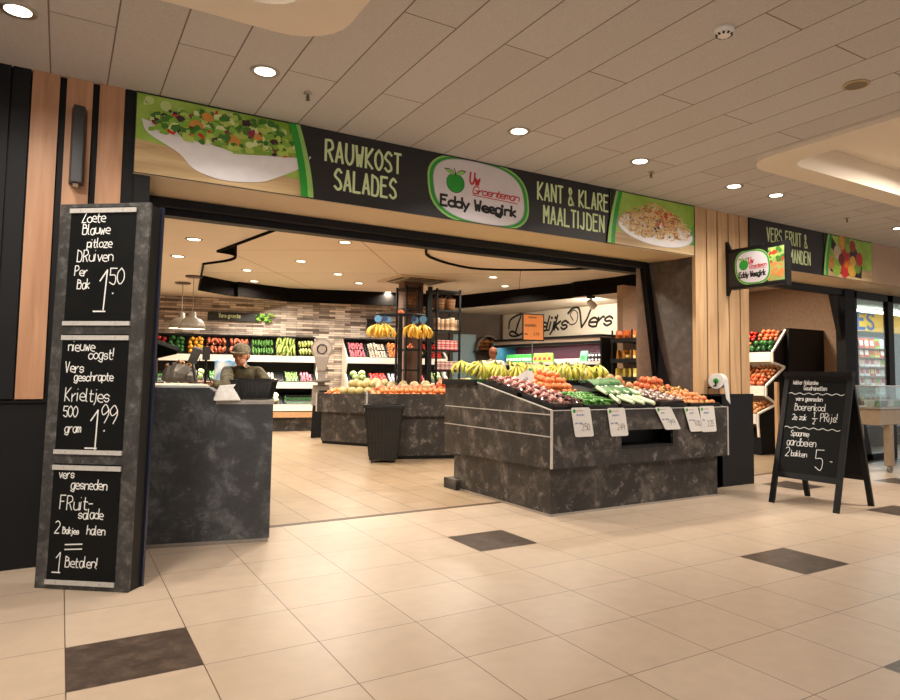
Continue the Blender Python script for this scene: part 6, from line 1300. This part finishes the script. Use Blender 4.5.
# ================================================================== SECOND OPENING: fruit shelf seen end-on
m = MB(); m.box((8.6, 5.0, 0), (11.4, 5.15, ZI)); m.box((11.3, 2.5, 0), (11.42, 6.5, ZI)); m.hexa([(10.22, 1.74, 0), (11.3, 2.5, 0), (11.42, 2.5, 0), (10.32, 1.74, 0)], [(10.22, 1.74, ZI), (11.3, 2.5, ZI), (11.42, 2.5, ZI), (10.32, 1.74, ZI)]); m.build('wall_side_room', PLASTER, **S)
YQ = 2.9; YQ2 = 4.3
t = TH('fruit_shelf', 'tiered fruit shelf with white zigzag end panel in the second opening', 'produce shelf', (10.5, 3.6, 0))
T2 = [(onY(YQ, 771.5, 352), onY(YQ, 784, 330)), (onY(YQ, 765, 386), onY(YQ, 783, 367)), (onY(YQ, 757, 414), onY(YQ, 775, 404))]
XW = 11.28
m = MB(); m.box((T2[2][0].x+.1, YQ, 0), (XW, YQ2, .3)); m.build('base', BLACKP, t)
P = [(XW, .3), (T2[2][0].x, .3)]
for F_, B_ in T2[::-1]: P += [(F_.x-.02, F_.z-.17), (F_.x-.02, F_.z), (B_.x, B_.z)]
P += [(XW, T2[0][1].z)]
m = MB(); m.prism([(a, YQ-.02, b) for a, b in P], (0, .018, 0)); m.build('end_panel', BLACKP, t)
for k in range(1, len(P)-1):
    pass
m = MB()
for k in range(1, len(P)-2): m.bar((P[k][0], YQ-.03, P[k][1]), (P[k+1][0], YQ-.03, P[k+1][1]), .03, .03, up=(0, 1, 0))
m.build('edge_profile', CREAM, t)
kinds2 = [('green_pepper', 'red_apple', 'peach', 'tomato'), ('peach', 'red_apple', 'pale_apple', 'clementine'), ('onion', 'peach', 'pale_apple', 'onion')]
for ti, (F_, B_) in enumerate(T2):
    m = MB(); m.box((F_.x-.03, YQ, F_.z-.16), (F_.x, YQ2, F_.z)); m.build('shelf_front', CREAM, t)
    m = MB(); m.hexa([(F_.x, YQ, F_.z-.06), (B_.x, YQ, B_.z-.06), (B_.x, YQ2, B_.z-.06), (F_.x, YQ2, F_.z-.06)], [(F_.x, YQ, F_.z-.04), (B_.x, YQ, B_.z-.04), (B_.x, YQ2, B_.z-.04), (F_.x, YQ2, F_.z-.04)]); m.build('shelf_board', TRAY, t)
    dv = Vector((B_.x-F_.x, 0, B_.z-F_.z)); D_ = dv.length; dv.normalize(); nn = Vector((-dv.z, 0, dv.x))
    for k in range(3):
        for row in range(2):
            y0 = YQ+.01+.45*k; d0 = D_/2*row
            fn = lambda u, v, h, y0=y0, d0=d0: Vector((F_.x, y0, F_.z-.035))+Vector((0, 1, 0))*u+dv*(v+d0)+nn*h
            tn = ('top', 'middle', 'lowest')[ti]; cn_ = ('nearest', 'middle', 'furthest')[k]; rn = ('front', 'rear')[row]
            tray(fn, .43, D_/2-.01, .04, 'black crate, %s one in the %s row on the %s tier in the second opening' % (cn_, rn, tn))
            kd_ = kinds2[ti][(k+2*row) % 4] if (ti, k, row) != (0, 0, 1) else 'peach'; nm = kd_.replace('_', ' ')
            pile(kd_, lambda u, v, h, fn=fn: fn(u+.012, v+.008, h+.012), .4, D_/2-.02, '%s in the %s %s crate on the %s tier in the second opening' % (nm, cn_, rn, tn), '%s, %s tier, second opening, %s %s' % (nm, tn, cn_, rn), 2, 1.0, 30)
a_ = onY(2.86, 784, 328); b_ = onY(2.86, 797, 420)
m = MB(); m.box((a_.x+.04, 2.80, 0), (XW, 2.86, a_.z)); m.build('dark_divider', BLACKP, label='tall black divider right of the zigzag fruit shelf', cat='divider')
pd.put((9.5, 3.2, ZI), scale=1.3, label='added lit ceiling downlight in the second opening above the fruit shelf'); area('side_room_fill_light', (9.5, 3.2, ZI-.04), .3, 55, (1, .84, .64))  # downlight added to brighten the second opening
t = TH('folded_trestle', 'pale wooden post leaning behind the chalk sandwich board', 'post', (9.3, 2.4, 0))
for dx in (0,):
    m = MB(); a = onY(2.4, 777+dx*40, 382); m.box((a.x, 2.4, 0), (a.x+.05, 2.45, a.z)); m.build('post', OAKL, t)
# ================================================================== WINDOW SHOP AT RIGHT
m = MB(); m.box((11.42, 6.4, 0), (26, 6.5, 3.0)); m.build('wall_store_back', mat('store_back_blue', '#7f9aa6', .6), **S)
m = MB(); m.box((11.42, 1.8, 2.95), (26, 6.5, 3.0)); m.build('ceiling', mat('store_ceiling', '#a9b8bd', .6), **S)
t = TH('strip_light', 'bright fluorescent strip light seen through the shop window', 'ceiling light', (17, 4, 2.8))
for y in (3.2, 4.6):
    m = MB(); m.box((13.3, y, 2.84), (21.5, y+.08, 2.9)); m.build('tube', LAMPW, t)
ys_ = 5.2; a = onY(ys_, 852, 311); b = onY(ys_, 889, 333); t = TH('store_sign', 'yellow sign with blue letters seen through the shop window', 'sign', (a.x, ys_, b.z))
m = MB(); m.box((a.x-.6, ys_, b.z), (b.x+.8, ys_+.03, a.z)); m.build('panel', mat('sign_yellow', '#e0b52c', .5), t)
m = MB(); c = onY(ys_, 869, 330); write(m, (c.x-.72, ys_-.002, 0), BX, BZ, 'IES', .1, b.z+.06, .4, .085, 0, .002, fitw=.95); m.build('lettering', mat('sign_blue', '#2a5aa0', .5), t)
yr = 4.4; a = onY(yr, 856, 336); b = onY(yr, 885, 440); t = TH('card_rack', 'grey rack with rows of small pictured cards behind the shop window', 'rack', ((a.x+b.x)/2, yr, 0))
m = MB(); m.box((a.x-.05, yr, 0), (b.x, yr+.05, a.z)); m.box((b.x-.04, yr-.15, 0), (b.x, yr, a.z)); m.build('back', mat('rack_grey', '#54565c', .5), t)
nr = 7; H_ = a.z-.75
for r_ in range(nr):
    z = a.z-.05-(r_+1)*H_/nr
    m = MB(); m.box((a.x-.05, yr-.1, z-.02), (b.x-.04, yr, z)); m.build('ledge', STEEL, t)
cr = random.Random(3); cc = ['#c9402c', '#d9743a', '#7fa83a', '#c9c4bc', '#e0d8cc', '#b85a5a', '#d8b0a0', '#dcdad6', '#a84a50', '#d9c46a']
def mk_card():
    m = MB(); m.box((-.1, -.002, 0), (.1, .002, .2)); m.box((-.06, -.004, .04), (.06, -.002, .15), 1); o = m.build('greeting_card', [mat('card_white_paper', '#d9d5ce', .5), mat('card_picture', '#b8483c', .5)], local=True); o['category'] = 'card'; return o
CP = [None]*len(cc)
for k, c in enumerate(cc):
    def mk(c=c, k=k):
        m = MB(); m.box((-.1, -.003, 0), (.1, .0, .22), 0); m.box((-.07, -.005, .05), (.07, -.003, .17), 1); o = m.build('greeting_card', [mat('card_ground_%d' % k, c, .5), mat('card_motif_%d' % k, cc[(k*3+4) % 10], .5)], local=True); o['category'] = 'card'; return o
    CP[k] = Proto(mk)
nx = 5; w_ = (b.x-a.x)/nx
for r_ in range(nr):
    for i in range(nx):
        if r_ == 5 and i < 3: continue
        z = a.z-.05-(r_+1)*H_/nr; k = (0, 1, 0, 2, 3)[i % 5] if r_ == 0 else (1, 0, 2, 9, 0)[i] if r_ == 1 else cr.choice((3, 4, 6, 7, 7, 5))
        CP[k].put((a.x+(i+.5)*w_-.02, yr-.07, z), (-.1, 0, 0), (min(1, w_/.22),)*3, 'small pictured card, %s from the left in the %s row of the rack' % (ORD[i], ('top', 'second', 'third', 'fourth', 'fifth', 'sixth', 'bottom')[r_]), 'cards in the %s row of the rack' % ('top', 'second', 'third', 'fourth', 'fifth', 'sixth', 'bottom')[r_])
# goods under the rack behind the window
for k in range(6):
    x = onY(3.0, 864+3*k, 450).x; t = TH('snack_packet', ('red', 'blue')[k % 2]+' shiny packet low behind the window, '+('far left', 'second', 'third', 'fourth', 'fifth', 'far right')[k]+' of the row', 'package', (x, 3.0, .35))
    m = MB(); m.hexa([(x-.07, 2.96, .35), (x+.07, 2.96, .35), (x+.07, 3.04, .35), (x-.07, 3.04, .35)], [(x-.06, 2.99, .85), (x+.06, 2.99, .85), (x+.06, 3.01, .85), (x-.06, 3.01, .85)]); m.build('packet', mat('packet_'+('red', 'blue')[k % 2], ('#b02a2c', '#2a4a98')[k % 2], .3), t, bevel=.01)
    m = MB(); m.box((x-.04, 2.95, .5), (x+.04, 2.957, .65)); m.build('paper_label', LOGOW, t)
x = onY(3.0, 864, 450).x; m = MB(); m.box((x-.1, 2.85, .0), (x+1.4, 3.15, .35)); m.build('low_display', BLACKP, label='low black display base behind the shop window', cat='shelf')
# chilled display table on castors in front of the window
fx, fy = 9.2, .75; zf = vz = None
c = onZ(0, 893, 473)
fx0 = c.x-.28; fy0 = c.y
def hat(px, py, X, Y):
    r = ray(px, py); n = Vector((r.x, r.y, 0)).normalized(); tt = (Vector((X, Y, 0))-Vector((CAM.x, CAM.y, 0))).dot(n)/r.dot(n); return CAM.z+r.z*tt
z1 = hat(893, 425, c.x, fy0); z2 = hat(893, 409, c.x, fy0); z3 = hat(893, 387, c.x, fy0)
t = TH('display_freezer', 'beige display counter with glass top and castor legs at the right edge', 'display counter', (fx0+1.2, fy0+.3, 0))
FB = mat('counter_beige_metal', '#a8957c', .35, .2)
m = MB(); m.box((fx0, fy0, z1), (fx0+2.4, fy0+.5, z2)); m.build('trough', FB, t, bevel=.01)
m = MB(); m.box((fx0-.02, fy0-.02, z2), (fx0+2.42, fy0+.52, z2+.025)); m.box((fx0, fy0, z3), (fx0+2.4, fy0+.5, z3+.015)); m.build('trim', ALU, t)
m = MB()
for A_, B_ in (((fx0, fy0, z2), (fx0+2.4, fy0+.008, z3)), ((fx0, fy0+.49, z2), (fx0+2.4, fy0+.498, z3)), ((fx0, fy0, z2), (fx0+.008, fy0+.498, z3))): m.box(A_, B_)
m.build('glass_guard', glass(), t)
for dx, dy in ((.28, .0), (2.1, .0), (.28, .4), (2.1, .4)):
    m = MB(); m.box((fx0+dx-.04, fy0+dy, .09), (fx0+dx+.05, fy0+dy+.09, z1)); l = m.build('leg', FB, t)
    m = MB(); m.cyl((fx0+dx, fy0+dy+.02, .045), (fx0+dx, fy0+dy+.06, .045), .045, n=14); m.build('castor', STEEL, l)
for k in range(10):
    x = fx0+.12+.17*k; t = TH('food_tub', ('white', 'green', 'dark')[k % 3]+' tub in the glass counter, '+('1st', '2nd', '3rd', '4th', '5th', '6th', '7th', '8th', '9th', '10th')[k]+' from the left end', 'tub', (x, fy0+.2, z2+.025))
    m = MB(); m.cyl((x, fy0+.2, z2+.025), (x, fy0+.2, z2+.105), .055, .065, 12); m.build('tub', mat('tub_%d' % (k % 3), ('#d5d2c8', '#6f9a62', '#4a3f3a')[k % 3], .5), t)
    m = MB(); m.cyl((x, fy0+.2, z2+.105), (x, fy0+.2, z2+.117), .068, n=12); m.build('lid', LOGOW, t)
